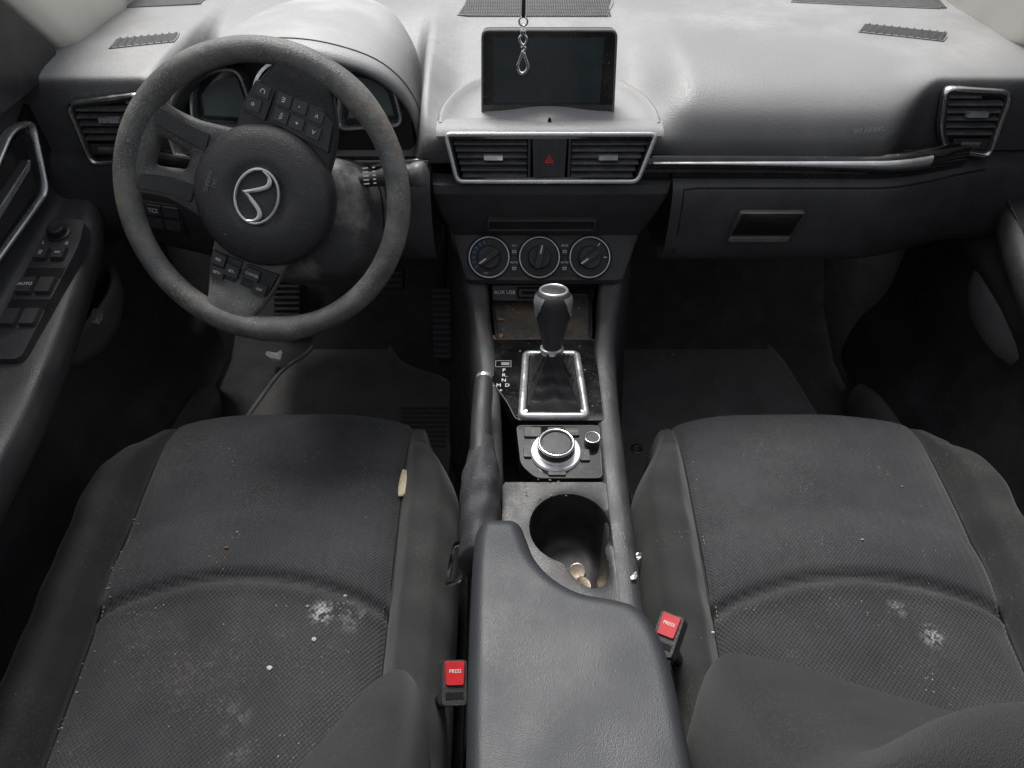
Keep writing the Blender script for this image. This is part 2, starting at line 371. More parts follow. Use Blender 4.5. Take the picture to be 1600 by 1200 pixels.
def slats(v,fr,poly,n,y0,y1,depth=.016,thick=.0026,tilt=28):
    mb=MB()
    for i in range(n):
        y=y0+(y1-y0)*(i+.5)/n;r=xr(poly,y)
        if not r: continue
        c=math.cos(math.radians(tilt));s=math.sin(math.radians(tilt))
        f=Fr(fr.p(0,y,-.008),fr.x,fr.z*c-fr.y*s)
        mb.prism(f,[(r[0],-depth/2),(r[1],-depth/2),(r[1],depth/2),(r[0],depth/2)],-thick/2,thick/2)
    return mb.build('slats',M['slat'],v,bevel=.0006)
def duct(v,fr,poly,d=.024):
    mb=MB();mb.grid([[fr.p(a,b,.0) for a,b in poly],[fr.p(a,b,-d) for a,b in poly]],cu=True)
    mb.add([fr.p(a,b,-d) for a,b in poly],[list(range(len(poly)))]);mb.build('duct',M['void'],v)
vf=Fr((.052,.918,.727),(1,0,0),(0,.286,.958))
O=rpoly([(-.147,.036),(-.132,-.034),(.128,-.034),(.150,.036)],.012,6);I=insetp(O,.006) 
mb=MB();mb.ring(vf,O,I,-.004,.005,bev=.0015);cv=mb.build('air_vent',M['silver'],dash,sharp=50,label='wide pair of centre vents in a chrome frame')
mb=MB();mb.ring(vf,insetp(O,.0008),I,-.03,-.0035);mb.build('housing',M['gloss'],cv,sharp=50)
mb=MB();I2=insetp(O,.009);mb.ring(vf,I,I2,-.02,.003);mb.build('inner_frame',M['gloss'],cv,sharp=50)
duct(cv,vf,I)
hl=rpoly([(-.024,.028),(-.022,-.027),(.022,-.027),(.024,.028)],.002)
mb=MB();mb.prism(vf,hl,-.02,.003);mb.box(vf,-.030,-.026,-.028,.029,-.02,.001);mb.box(vf,.026,.030,-.028,.029,-.02,.001);mb.build('divider',M['hub'],cv,bevel=.001)
lp=[(-.134,.0255),(-.121,-.0245),(-.031,-.0245),(-.031,.0255)];rp=[(.031,.0255),(.031,-.0245),(.118,-.0245),(.137,.0255)]
for p,tx in ((lp,-.078),(rp,.082)):
    slats(cv,vf,p,6,-.026,.027)
    mb=MB();mb.prism(vf.sub(tx,.002),rect(-.014,.014,-.004,.004,.001),-.004,.006,taper=.001);mb.build('vent_tab',M['silver'],cv,sharp=35)
mb=MB();hz=[(0,.006),(-.0065,-.005),(.0065,-.005)];mb.ring(vf,hz,[(a*.68,b*.68) for a,b in hz],.003,.0036);mb.ring(vf,[(a*.45,b*.45) for a,b in hz],[(a*.2,b*.2) for a,b in hz],.003,.0036)
mb.build('hazard_symbol',M['redp'],cv,smooth=False)
mb=MB();mb.ring(vf,rect(-.014,.014,-.024,.014,.002),rect(-.0132,.0132,-.0232,.0132,.002),.003,.0033);mb.build('hazard_button',M['dark'],cv,smooth=False)
def endvent(o,poly,yax,lab,tx):
    fr=Fr(o,(1,yax,0),(0,.12,1));O=rpoly(poly,.018,6);I=insetp(O,.0065)
    mb=MB();mb.ring(fr,O,I,-.004,.006,bev=.0025);v=mb.build('air_vent',M['chrome'],dash,sharp=50,label=lab)
    mb=MB();mb.ring(fr,insetp(O,.001),insetp(O,.006),-.03,-.0035);mb.build('housing',M['dark'],v,sharp=50)
    I2=insetp(O,.010);mb=MB();mb.ring(fr,I,I2,-.005,.002);mb.build('inner_frame',M['dark'],v,sharp=50)
    mb=MB();mb.add([fr.p(a,b,-.0050) for a,b in I],[list(range(len(I)))]);mb.build('duct',M['void'],v,smooth=False)
    slats(v,fr.sub(0,0,.008),I2,7,-.022,.050,depth=.010,thick=.0024)
    mb=MB();mb.prism(fr.sub(tx,.010),rect(-.015,.015,-.004,.004,.001),.002,.010,taper=.001);mb.build('vent_tab',M['silver'],v,sharp=35)
    r=xr(I2,-.034);mb=MB();mb.box(fr,r[0],r[1],-.042,-.026,-.004,.001);pp=mb.build('wheel_panel',M['hub'],v,bevel=.001)
    m=(r[0]+r[1])/2;mb=MB()
    for i in range(9): mb.box(fr,m-.014+i*.0031,m-.012+i*.0031,-.039,-.030,.001,.004)
    mb.build('thumb_wheel',M['grip'],pp)
endvent((.656,.984,.752),[(-.054,.048),(-.040,-.012),(-.020,-.044),(.054,-.056),(.048,.042)],.0,'angular end vent in chrome frame',.006)
endvent((-.576,.984,.744),[(-.058,.034),(-.054,-.060),(-.006,-.054),(.026,-.034),(.058,.048)],.0,'angular end vent in chrome frame',0)
# screen shelf and display
mb=MB();rows=[]
arc=[(-.155,.945),(-.153,.985),(-.133,1.035),(-.090,1.075),(0,1.09),(.090,1.075),(.133,1.035),(.153,.985),(.155,.945)]
for h,sc_ in ((-.03,1.02),(.004,1.01),(.010,.99),(.0105,.965),(.004,.93),(.002,.7),(.001,.4),(.001,.02)):
    rows.append([V((.052+a.x*sc_,.945+(a.y-.945)*sc_,.757+h+.010*(a.y-.945)/.1)) for a in cr([(x,y,0) for x,y in arc],5)])
mb.grid(rows)
xa=[.052-.156+.312*i/20 for i in range(21)]
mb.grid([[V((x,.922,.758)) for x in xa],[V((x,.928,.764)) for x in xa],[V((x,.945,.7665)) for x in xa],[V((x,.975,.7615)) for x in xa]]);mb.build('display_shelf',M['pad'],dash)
df=Fr((.050,.992,.815),(1,0,0),(0,.12,1))
O=rpoly([(-.094,-.058),(.096,-.058),(.091,.056),(-.091,.056)],.010)
mb=MB();mb.prism(df,insetp(O,.001),-.018,.0);mb.box(df,-.04,.04,-.072,-.045,-.025,-.004)
ds=mb.build('display',M['dark'],dash,sharp=35,label='tablet style screen switched off, dusty glass')
mb=MB();mb.ring(df,O,insetp(O,.0030),-.006,.0035,bev=.0008);mb.build('bezel',M['grip'],ds,sharp=35)
mb=MB();mb.prism(df,insetp(O,.0031),0,.0018);gl=mb.build('glass',M['gloss'],ds,sharp=35)
mb=MB();mb.prism(df,rect(-.076,.074,-.038,.046,.001),.0018,.0022);mb.build('screen_area',M['screen'],gl,smooth=False)
def grille(name,cx,cy,w,d,ang,bars):
    f0=Fr((cx,cy,0),(math.cos(ang),math.sin(ang),0),(-math.sin(ang),math.cos(ang),0))
    def q(a,b,h):
        p=f0.p(a,b,0);p.z=dashz(p.x,p.y)+h;return p
    mb=MB();n=12
    mb.grid([[q(-w+2*w*i/n+ (.2*d*(2*j/4-1)),-d+2*d*j/4,.0015) for i in range(n+1)] for j in range(5)])
    g=mb.build(name,M['dark'],dash)
    mb=MB()
    if bars:
        for i in range(bars):
            a=-w+2*w*(i+.5)/bars
            mb.grid([[q(a-.002+.3*b,b,.001),q(a-.0005+.3*b,b,.0035),q(a+.002+.3*b,b,.001)] for b in (-d,-d/2,0,d/2,d)])
    else:
        k=int(w/.004)
        for i in range(-k,k):
            for j in range(int(-d/.006),int(d/.006)+1):
                mb.box(Fr(q(i*.004*1.0,j*.006,.002),(1,0,0),(0,1,0)),-.0012,.0012,-.0025,.0025,-.001,.0005)
    mb.build('grille_bars',M['grip'],g,smooth=False)
    mb=MB();e=[q(-w+2*w*i/8-.2*d,-d,.0005) for i in range(9)]+[q(w+.2*d*(j/2),-d+d*j,.0005) for j in (1,2)]+[q(w-2*w*i/8+.2*d,d,.0005) for i in range(1,9)]+[q(-w,0,.0005)]
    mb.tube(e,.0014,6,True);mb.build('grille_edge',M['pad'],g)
grille('speaker_grille',.045,1.33,.125,.055,0,0)
grille('defroster_vent',.605,1.155,.060,.020,-.35,11)
grille('defroster_vent',-.555,1.12,.045,.018,.30,9)
grille('speaker_grille',.62,1.36,.12,.07,-.15,0)
grille('speaker_grille',-.60,1.34,.07,.05,.15,0)
p=prof(.50)
zt=.752
for a,b in zip(p,p[1:]):
    if b.z<=zt<=a.z: pt=a+(b-a)*((zt-a.z)/(b.z-a.z));nn=(b-a).normalized()
text(dash,Fr(pt+V((0,-.0022,.0022)),(1,.16,0),-nn),'SRS AIRBAG',.009,M['grey'])
# instrument hood
mb=MB();lip=[(-.490,.985,.690),(-.482,.965,.77),(-.44,.95,.828),(-.38,.942,.860),(-.31,.939,.870),(-.24,.943,.862),(-.175,.955,.832),(-.138,.972,.775),(-.128,.985,.690)]
def hsec(dy,sz,sx):
    c=V((-.307,0,.69));return [V((c.x+(a.x-c.x)*sx,a.y+dy,c.z+(a.z-c.z)*sz)) for a in cr([V(q) for q in lip],6)]
secs=[hsec(.10,.82,.90),hsec(.03,.86,.93),hsec(.004,.90,.95),hsec(-.004,.93,.968),hsec(0,.97,.99),hsec(.012,1,1.0),hsec(.04,1.005,1.0),hsec(.12,.98,.98),hsec(.22,.91,.92),hsec(.34,.78,.80),hsec(.46,.60,.62)]
cols=list(zip(*secs))
mb.grid([cr(list(c),5) for c in cols]);hood=mb.build('instrument_hood',M['hood'],dash)
mb=MB();mb.tube([V((p.x,p.y-.001,p.z+.0005)) for p in hsec(.026,1.005,1.002)][4:-4],.0011,6);mb.build('seam',M['lower'],hood)
clf=Fr((-.309,1.01,.772),(1,0,0),(0,.25,1))
mb=MB();mb.prism(clf,rpoly([(-.165,-.08),(.165,-.08),(.158,.01),(.11,.050),(.04,.064),(-.04,.064),(-.11,.050),(-.158,.01)],.02),-.01,0)
cl=mb.build('instrument_cluster',M['dark'],dash,sharp=40)
for cx in (-.104,.104):
    sg=1 if cx>0 else -1
    pl=rpoly([(cx-sg*.050,-.040),(cx+sg*.050,-.034),(cx+sg*.040,.022),(cx+sg*.005,.043),(cx-sg*.035,.045)],.018,6)
    mb=MB();mb.ring(clf,pl,insetp(pl,.0045),0,.024,bev=.001);mb.build('gauge_surround',M['silver'],cl,sharp=40)
    mb=MB();mb.prism(clf,insetp(pl,.005),0,.006);gg=mb.build('gauge_display',M['screen'],cl,sharp=40)
    mb=MB();mb.prism(clf,insetp(pl,.014),.006,.0065);mb.build('display_window',M['lcd'],gg,smooth=False)
mb=MB();mb.ring(clf,circ(0,.003,.055,48),circ(0,.003,.049,48),0,.035,bev=.001);mb.build('gauge_surround',M['chrome'],cl,sharp=40)
mb=MB();mb.prism(clf,circ(0,.003,.0485,48),0,.01);gg=mb.build('gauge_display',M['btn'],cl,sharp=40)
mb=MB()
for j in range(25):
    an=math.radians(225-270*j/24);g2=clf.sub(.043*math.cos(an),.003+.043*math.sin(an),0,math.degrees(an));mb.box(g2,-.004,.002,-.0006,.0006,.010,.0108)
mb.build('gauge_marks',M['white'],gg,smooth=False)
kf=Fr((-.535,.930,.628),(1,-.25,0),(0,.25,1))
mb=MB();mb.prism(kf,rect(-.05,.045,-.022,.022,.003),-.05,.003);sw=mb.build('switch_bank',M['dark'],dash,bevel=.001)
mb=MB()
for i in range(3):
    for j in range(2): mb.prism(kf,rect(-.045+i*.03,-.018+i*.03,-.018+j*.02,-.001+j*.02,.002),.002,.0055,taper=.0007)
b=mb.build('button',M['lower'],sw,sharp=35)
text(b,kf.sub(-.031,.010,.0058),'OFF',.009,M['white']);text(b,kf.sub(-.001,.010,.0058),'TCS',.009,M['white'])

# ------------------------------------------------------------------ steering column
colm=thing('steering_column',(-.31,.95,.65),'dusty grey plastic shroud with indicator stalks behind the wheel','steering column')
sw_=math.radians(28)
WF=Fr((-.314,.797,.738),(1,0,0),(0,math.sin(sw_),math.cos(sw_)))
mb=MB();rows=[]
for d,w,h,o in ((-.045,.055,.05,0),(-.05,.075,.07,-.004),(-.065,.088,.082,-.006),(-.11,.10,.088,-.014),(-.17,.108,.095,-.02),(-.24,.112,.1,-.02)):
    rows.append([WF.p(.03+math.copysign(abs(math.cos(t))**.6,math.cos(t))*w,-.025+o+math.copysign(abs(math.sin(t))**.6,math.sin(t))*h,d) for t in [2*math.pi*i/40 for i in range(40)]])
mb.grid(rows,cu=True,cap=True);shr=mb.build('shroud',M['shroud'],colm)
mb=MB()
sl=[]
for i in range(21):
    t=math.radians(-38+76*i/20);sl.append(WF.p(.03+math.copysign(abs(math.cos(t))**.6,math.cos(t))*.101,-.041+math.copysign(abs(math.sin(t))**.6,math.sin(t))*.089,-.11))
mb.tube(sl,.0012,6);mb.build('seam',M['void'],shr)
mb=MB();pth=[V((-.25,.875,.712)),V((-.20,.868,.722)),V((-.165,.862,.730)),V((-.128,.855,.737))]
mb.tube(cr(pth,4),[.009,.009,.0095,.010,.010,.010,.010,.012,.0135,.014,.0145,.0145,.014],14)
st=mb.build('stalk',M['lower'],colm,sharp=50)
d=(pth[3]-pth[2]).normalized()
mb=MB();mb.tube([pth[3]-d*.002,pth[3]+d*.004,pth[3]+d*.012,pth[3]+d*.015],[.0155,.0165,.016,.012],18);mb.build('end_switch',M['grip'],st,sharp=50)
tf=Fr(pth[2]+V((-.018,-.009,.006)),d,V((0,.5,.8)));mb=MB()
for i in range(5): mb.box(tf,-.014,-.006,-.010+i*.005,-.0085+i*.005,.002,.0026);mb.box(tf,.0,.004,-.010+i*.005,-.0085+i*.005,.002,.0026)
mb.build('stalk_marks',M['white'],st,smooth=False)
mb=MB();pth=[V((-.25,.872,.66)),V((-.215,.868,.668)),V((-.195,.865,.672))];mb.tube(cr(pth,4),[.010,.010,.0105,.011,.011,.011,.011,.011,.008],14);mb.build('ignition_barrel',M['grip'],colm,sharp=50)
# ------------------------------------------------------------------ steering wheel
swh=thing('steering_wheel',tuple(WF.o),'worn black steering wheel turned sideways, dusty round rim','steering wheel')
LF=WF.sub(0,0,0,-113)
mb=MB();rows=[];n=128
for i in range(n):
    t=2*math.pi*i/n;a=math.degrees(t)%360
    w=0
    for c,amp,s in ((25,.002,12),(155,.002,12),(0,.001,20),(180,.001,20),(270,.001,30)):
        dd=(a-c+180)%360-180;w+=amp*math.exp(-(dd/s)**2)
    R=.1708;rr_=.0150+w
    rows.append([LF.p((R+rr_*math.cos(u))*math.cos(t),(R+rr_*math.cos(u))*math.sin(t),rr_*1.0*math.sin(u)) for u in [2*math.pi*k/18 for k in range(18)]])
mb.grid(rows,cu=True,cv=True);mb.build('rim',M['rim'],swh)
HZ=-.020
for sg in (-1,1):
    rows=[]
    for (x,y0,y1,z,th) in ((.05,-.060,.066,HZ+.003,.012),(.085,-.060,.064,HZ+.004,.012),(.112,-.054,.058,HZ+.005,.012),(.132,-.046,.050,-.010,.012),(.150,-.036,.042,-.004,.012),(.168,-.032,.038,0,.011)) if sg<0 else ((.05,-.048,.052,HZ+.003,.012),(.085,-.046,.050,HZ+.004,.012),(.112,-.042,.046,HZ+.005,.012),(.132,-.036,.042,-.010,.012),(.150,-.030,.036,-.004,.012),(.168,-.028,.034,0,.011)):
        m=(y0+y1)/2;hw=(y1-y0)/2
        rows.append([LF.p(sg*x,m+hw*math.copysign(abs(math.cos(t))**.35,math.cos(t)),z+th*math.copysign(abs(math.sin(t))**.6,math.sin(t))) for t in [2*math.pi*i/36 for i in range(36)]])
    mb=MB();mb.grid(smoothrows(rows,4),cu=True,cap=True);sp=mb.build('spoke',M['rim'] if sg>0 else M['hub'],swh)
    f=LF
    def pad(pts,h=0,nm='button_pad'):
        mb=MB();mb.prism(f,rpoly(pts,.005),HZ+.010,HZ+.0185+h,taper=.002);return mb.build(nm,M['btn'],sp,sharp=35)
    if sg<0:
        pad([(-.130,-.050),(-.088,-.060),(-.085,-.024),(-.130,-.022)],.002);pad([(-.134,-.020),(-.088,-.022),(-.080,.060),(-.118,.054),(-.134,.03)],.002)
        items=[(-.100,-.043,'o'),(-.119,-.037,'C'),(-.119,-.010,'m'),(-.10,-.008,'VOL'),(-.119,.010,'-'),(-.100,.012,'+'),(-.117,.032,'<'),(-.098,.034,'>')]
    else:
        pad([(.088,-.044),(.125,-.038),(.130,.0),(.088,.0)]);pad([(.088,.002),(.130,.002),(.124,.042),(.086,.048)])
        items=[(.098,-.030,'RES'),(.115,-.027,'SET+'),(.106,-.010,'SET-'),(.10,.016,'CANCEL'),(.115,.030,'OFF')]
    for (x,y,s) in items:
        mb=MB();mb.prism(f,rect(x-.0082,x+.0082,y-.0096,y+.0096,.002),HZ+.018,HZ+.0228,taper=.001);b=mb.build('button',M['lower'],sp,sharp=35)
        text(b,f.sub(x,y,HZ+.0231,0 if sg<0 else 90),s,.0046 if len(s)>2 else .0085,M['white'])
mb=MB();ol=cr([(-.064,-.055,0),(-.058,-.085,0),(-.054,-.115,0),(-.058,-.145,0),(-.072,-.160,0)],5);olr=[V((-p.x,p.y,0)) for p in reversed(ol)]
outer=[(p.x,p.y) for p in ol]+[(p.x,p.y) for p in olr]
inner=rpoly([(-.010,-.106),(-.020,-.143),(.020,-.143),(.010,-.106)],.007,4)
cxs=(0,-.126)
def ray(poly,a):
    ux,uy=math.cos(a),math.sin(a);best=0
    for i in range(len(poly)):
        x1,y1=poly[i-1][0]-cxs[0],poly[i-1][1]-cxs[1];x2,y2=poly[i][0]-cxs[0],poly[i][1]-cxs[1]
        dx,dy=x2-x1,y2-y1;den=ux*dy-uy*dx
        if abs(den)<1e-12: continue
        t=(x1*dy-y1*dx)/den;u=(x1*uy-y1*ux)/den
        if t>0 and -1e-6<=u<=1+1e-6: best=max(best,t)
    return best
AA=[2*math.pi*i/80 for i in range(80)]
ro=[max(ray(outer,a),ray(inner,a)+.004) for a in AA];ri=[ray(inner,a) for a in AA]
def zz(y): return -.018+.020*sm(-.115,-.165,y)
rowsP=[]
for f_,dz in ((1.0,-.010),(1.0,0.0),(.90,.006),(.5,.008),(.12,.005),(0.0,-.002),(0.0,-.012)):
    row=[]
    for a,o_,i_ in zip(AA,ro,ri):
        r=i_+(o_-i_)*f_;x=cxs[0]+r*math.cos(a);y=cxs[1]+r*math.sin(a);row.append(LF.p(x,y,zz(y)+dz))
    rowsP.append(row)
mb.grid(rowsP,cu=True);lsp=mb.build('spoke',M['rim'],swh,sharp=60)
for sg in (-1,1):
    mb=MB();pl=rpoly([(sg*.022,-.085),(sg*.046,-.085),(sg*.047,-.118),(sg*.052,-.148),(sg*.032,-.150),(sg*.024,-.118)],.005)
    mb.grid([[LF.p(a,b,zz(b)+.004) for a,b in pl],[LF.p(a,b,zz(b)+.0105) for a,b in insetp(pl,.0015)]],cu=True,cap=True)
    mb.build('spoke_trim',M['lower'],lsp,sharp=50)
mb=MB();mb.lathe(LF,[(.060,-.05),(.083,-.035),(.088,-.02),(.0885,-.008),(.086,.004),(.080,.0105),(.068,.0155),(.050,.0175),(.036,.0180),(.034,.0160),(.02,.0158),(.0,.0158)],72)
hub=mb.build('airbag_cover',M['hub'],swh)
mb=MB();EF=LF.sub(0,-.002,0);ez=.0195
mb.tube([EF.p(.0335*math.cos(t),.0262*math.sin(t),ez) for t in [2*math.pi*i/64 for i in range(64)]],.0019,8,True)
up=cr([(-.0325,.000,0),(-.0290,.0085,0),(-.0225,.0125,0),(-.0150,.0105,0),(-.0072,.0015,0),(0,-.0105,0)],5)
lw=cr([(-.0318,-.0040,0),(-.0280,.0040,0),(-.0222,.0072,0),(-.0162,.0050,0),(-.0088,-.0050,0),(0,-.0190,0)],5)
for s_ in (-1,1):
    A_=[EF.p(-s_*p.x,p.y,ez+.0012) for p in up];B_=[EF.p(-s_*p.x,p.y,ez+.0012) for p in lw];Mi=[(a+b)/2+EF.z*.0010 for a,b in zip(A_,B_)]
    mb.grid([[q-EF.z*.004 for q in A_],A_,Mi,B_,[q-EF.z*.004 for q in B_]])
mb.build('emblem',M['silver'],hub,sharp=45)
text(hub,LF.sub(.006,-.060,.0174,0),'SRS\nAIRBAG',.0075,M['faint']);text(hub,LF.sub(-.026,.047,.0180,0),'I',.007,M['faint']);text(hub,LF.sub(.060,-.026,.0168,0),'I',.006,M['faint'])

# ------------------------------------------------------------------ centre console
con=thing('centre_console',(.05,.5,0),'dirty black centre console with shifter, cup holder and armrest','console')
mb=MB();rows=[]
for y,xl,xr_,r in ((1.10,-.105,.205,.105),(1.0,-.098,.200,.092),(.95,-.088,.190,.068),(.90,-.076,.176,.038),(.85,-.066,.166,.018),(.80,-.058,.158,.006),(.72,-.051,.153,0),(.62,-.046,.150,0),(.50,-.043,.148,-.002),(.40,-.042,.147,-.004),(.30,-.041,.146,-.004)):
    z=.474+r;e=.034+.010*sm(.84,.95,y)
    rows.append([V((xl-.040,y,-.0)),V((xl-.014,y,.30)),V((xl-.006,y,z-.04)),V((xl-.001,y,z-.010)),V((xl+.004,y,z-.002)),V((xl+.012,y,z+.001)),V((xl+e-.008,y,z)),V((xl+e-.003,y,z-.003)),V((xl+e-.001,y,z-.010)),V((xl+e,y,.33)),
      V((xr_-e,y,.33)),V((xr_-e+.001,y,z-.010)),V((xr_-e+.003,y,z-.003)),V((xr_-e+.008,y,z)),V((xr_-.012,y,z+.001)),V((xr_-.004,y,z-.002)),V((xr_+.001,y,z-.010)),V((xr_+.006,y,z-.04)),V((xr_+.014,y,.30)),V((xr_+.040,y,0))])
mb.grid(smoothrows(rows,4));body=mb.build('console_body',M['console'],con,sharp=50)
tf=LEVEL(.052,.884,.468)
O=rpoly([(-.078,-.062),(.074,-.062),(.083,.060),(-.090,.060)],.016,6)
mb=MB();mb.ring(tf,O,insetp(O,.006),-.02,.006,bev=.0015);ty=mb.build('tray',M['hub'],con,sharp=45)
mb=MB();mb.prism(tf,insetp(O,.005),-.012,-.004);mb.build('tray_mat',M['trayd'],ty,sharp=45)
mb=MB();pf=LEVEL(0,0,.472);O=rpoly([(-.045,.826),(.132,.826),(.130,.652),(.004,.652),(-.010,.69),(-.038,.74)],.010,5)
mb.prism(pf,O,-.02,.003,taper=.0015);sp=mb.build('shift_panel',M['gloss'],con,sharp=35)
mb=MB();q=insetp(O,.0025);mb.tube([pf.p(a,b,.003) for a,b in q],.0006,5,True);mb.build('panel_edge',M['grip'],sp)
bf=LEVEL(.058,.724,.475)
O=rpoly([(-.050,-.070),(.050,-.070),(.045,.068),(-.042,.068)],.013,6)
I=insetp(O,.0105)
mb=MB();mb.ring(bf,O,I,0,.008,bev=.003);gl=mb.build('gear_lever',M['silver'],con,sharp=60,label='automatic shifter with leather boot and satin surround')
I8=[]
for i in range(len(I)):
    a=V((*I[i],0));b=V((*I[(i+1)%len(I)],0));k=max(1,int((b-a).length/.004))
    for j in range(k): c=a+(b-a)*j/k;I8.append((c.x,c.y))
mb=MB();rows=[]
for k,(h,s,fold) in enumerate(((0,1,0),(.004,.98,.0),(.011,.86,.006),(.014,.78,.010),(.022,.68,.012),(.027,.57,.014),(.036,.49,.014),(.042,.40,.014),(.052,.33,.009),(.060,.27,.002),(.064,.24,0))):
    row=[]
    for i,(a,b) in enumerate(I8):
        an=math.atan2(b,a);q=1+fold*9*(math.sin(an*6+k*.35)*.6+.4*math.sin(an*11+k*.9))
        row.append(bf.p(a*s*q,b*s*q*(.75+.25*s)+.006*(h/.06),h))
    rows.append(row)
mb.grid(smoothrows(rows,3),cap=False,cu=True);mb.build('shift_boot',M['leather'],gl)
kf=Fr((.056,.733,.532),(1,0,0),(0,.96,-.25))
mb=MB();mb.lathe(kf,[(.0,-.004),(.0135,-.004),(.0165,0),(.0165,.006),(.0130,.008)],28);mb.build('collar',M['silver'],gl,sharp=40)
mb=MB();rows=[]
for h,a,b in ((.005,.0130,.014),(.02,.0155,.017),(.04,.0200,.021),(.06,.0240,.024),(.075,.0255,.0255),(.085,.0240,.024),(.091,.0195,.020),(.094,.011,.012),(.095,.001,.001)):
    rows.append([kf.p(a*math.cos(t),b*math.sin(t),h) for t in [2*math.pi*i/32 for i in range(32)]])
mb.grid(smoothrows(rows,3),cu=True);mb.build('knob',M['hub'],gl)
mb=MB()
for sg in (-1,1):
    mb.grid([[kf.p(sg*(a+.0012)*math.cos(t*w_),(b+.0012)*math.sin(t*w_),h) for t in [math.radians(q) for q in (-50,-38,-20,0,20,38,50)]] for h,a,b,w_ in ((.046,.0214,.0220,.1),(.056,.0232,.0234,.4),(.064,.0244,.0245,.7),(.070,.0251,.0252,.9),(.077,.0255,.0255,1.0),(.083,.0244,.0244,1.1),(.0875,.0225,.0228,1.15))])
mb.ring(kf,circ(0,0,.0200,32,.0205),circ(0,0,.0165,32,.0175),.0880,.0942,bev=.0015)
mb.build('knob_trim',M['silver'],gl)
ind=LEVEL(-.012,.735,.4754)
mb=MB();mb.ring(ind.sub(.0,.032),rect(-.013,.011,-.007,.007,.001),rect(-.012,.010,-.006,.006,.001),0,.0008);mb.box(ind.sub(0,.032),-.004,.008,-.003,.003,0,.0008)
mb.build('indicator_window',M['grey'],sp,smooth=False)
for i,ch in enumerate(('P','R','N','- M  D','+')):
    text(sp,ind.sub(.0 if i<3 else -.004,.018-i*.0105,.0004),ch,.0095,M['white'])
mb=MB();O=rpoly([(.004,.646),(.122,.646),(.118,.552),(.030,.552),(.010,.575)],.010,5);mb.prism(pf,O,-.02,.0035,taper=.0015);kp=mb.build('control_panel',M['gloss'],con,sharp=35)
mb=MB();q=insetp(O,.0025);mb.tube([pf.p(a,b,.0035) for a,b in q],.0006,5,True);mb.build('panel_edge',M['grip'],kp)
kc=LEVEL(.058,.596,.4755)
mb=MB();mb.lathe(kc,[(.034,-.002),(.034,.002),(.032,.004),(.028,.004)],44);mb.build('control_base',M['silver'],kp,sharp=40)
mb=MB();mb.lathe(kc,[(.0245,.002),(.0245,.016),(.0235,.020),(.0195,.021),(.0190,.0195),(0,.0195)],48);mb.build('control_knob',M['btn'],kp,sharp=30)
mb=MB();mb.lathe(kc,[(.0248,.004),(.0252,.006),(.0252,.009),(.0248,.010)],48,cap=False);mb.ring(kc,circ(0,0,.0242,48),circ(0,0,.0205,48),.018,.0222,bev=.001);mb.build('knob_ring',M['chrome'],kp)
vk=LEVEL(.107,.612,.4755);mb=MB();mb.lathe(vk,[(.0105,0),(.0105,.010),(.0095,.012),(0,.012)],28);b=mb.build('volume_knob',M['btn'],kp,sharp=35)
mb=MB();mb.ring(vk,circ(0,0,.0104,28),circ(0,0,.0088,28),.011,.0132);mb.build('knob_ring',M['chrome'],b)
for (x,y,w,d,t) in ((.028,.630,.012,.009,'J'),(.058,.634,.010,.005,'^'),(.082,.630,.010,.007,'NAV'),(.022,.596,.007,.010,'<'),(.096,.590,.007,.010,'*'),(.058,.560,.012,.004,'-')):
    mb=MB();mb.prism(LEVEL(x,y,.4755),rect(-w,w,-d,d,.003),-.001,.003,taper=.0008);b=mb.build('button',M['btn'],kp,sharp=35);text(b,LEVEL(x,y,.4788),t,.007,M['grey'])
# cup holder
cc=(.070,.480)
def hole(a):
    r=.0480;ux,uy=math.cos(a),math.sin(a)
    for (x,y,rr) in ((.092-cc[0],.420-cc[1],.021),(.086-cc[0],.435-cc[1],.024)):
        b=ux*x+uy*y;q=b*b-(x*x+y*y-rr*rr)
        if q>0: r=max(r,b+math.sqrt(q))
    return r
def outr(a,x0=-.012,x1=.120,y0=.34,y1=.549):
    ux,uy=math.cos(a),math.sin(a);t=9
    if ux>1e-6:t=min(t,(x1-cc[0])/ux)
    if ux<-1e-6:t=min(t,(x0-cc[0])/ux)
    if uy>1e-6:t=min(t,(y1-cc[1])/uy)
    if uy<-1e-6:t=min(t,(y0-cc[1])/uy)
    return t
AN=[2*math.pi*i/96 for i in range(96)]
cf2=LEVEL(cc[0],cc[1],.473)
rad=[hole(a) for a in AN]
for _ in range(3): rad=[(rad[i-1]+rad[i]+rad[(i+1)%96])/3 for i in range(96)]
rad=[min(r,outr(a)-.002) for a,r in zip(AN,rad)]
mb=MB()
rows=[[cf2.p(outr(a)*math.cos(a),outr(a)*math.sin(a),-.004) for a,r in zip(AN,rad)],[cf2.p(outr(a)*math.cos(a),outr(a)*math.sin(a),0) for a,r in zip(AN,rad)],
[cf2.p(min(r+.010,outr(a)-.0005)*math.cos(a),min(r+.010,outr(a)-.0005)*math.sin(a),-.0005) for a,r in zip(AN,rad)],[cf2.p((r+.0013)*math.cos(a),(r+.0013)*math.sin(a),0.0018) for a,r in zip(AN,rad)],[cf2.p((r+.0005)*math.cos(a),(r+.0005)*math.sin(a),-.001) for a,r in zip(AN,rad)],[cf2.p(r*math.cos(a),r*math.sin(a),-.005) for a,r in zip(AN,rad)]]
mb.grid(rows,cu=True);ch=mb.build('cup_holder',M['plate'],con,sharp=50)
mb=MB();rows=[[cf2.p(r*s*math.cos(a),r*s*math.sin(a),h) for a,r in zip(AN,rad)] for h,s in ((-.004,1),(-.05,.96),(-.085,.93),(-.088,.5),(-.088,.01))]
mb.grid(rows,cu=True);mb.build('cup_well',M['dark'],ch)
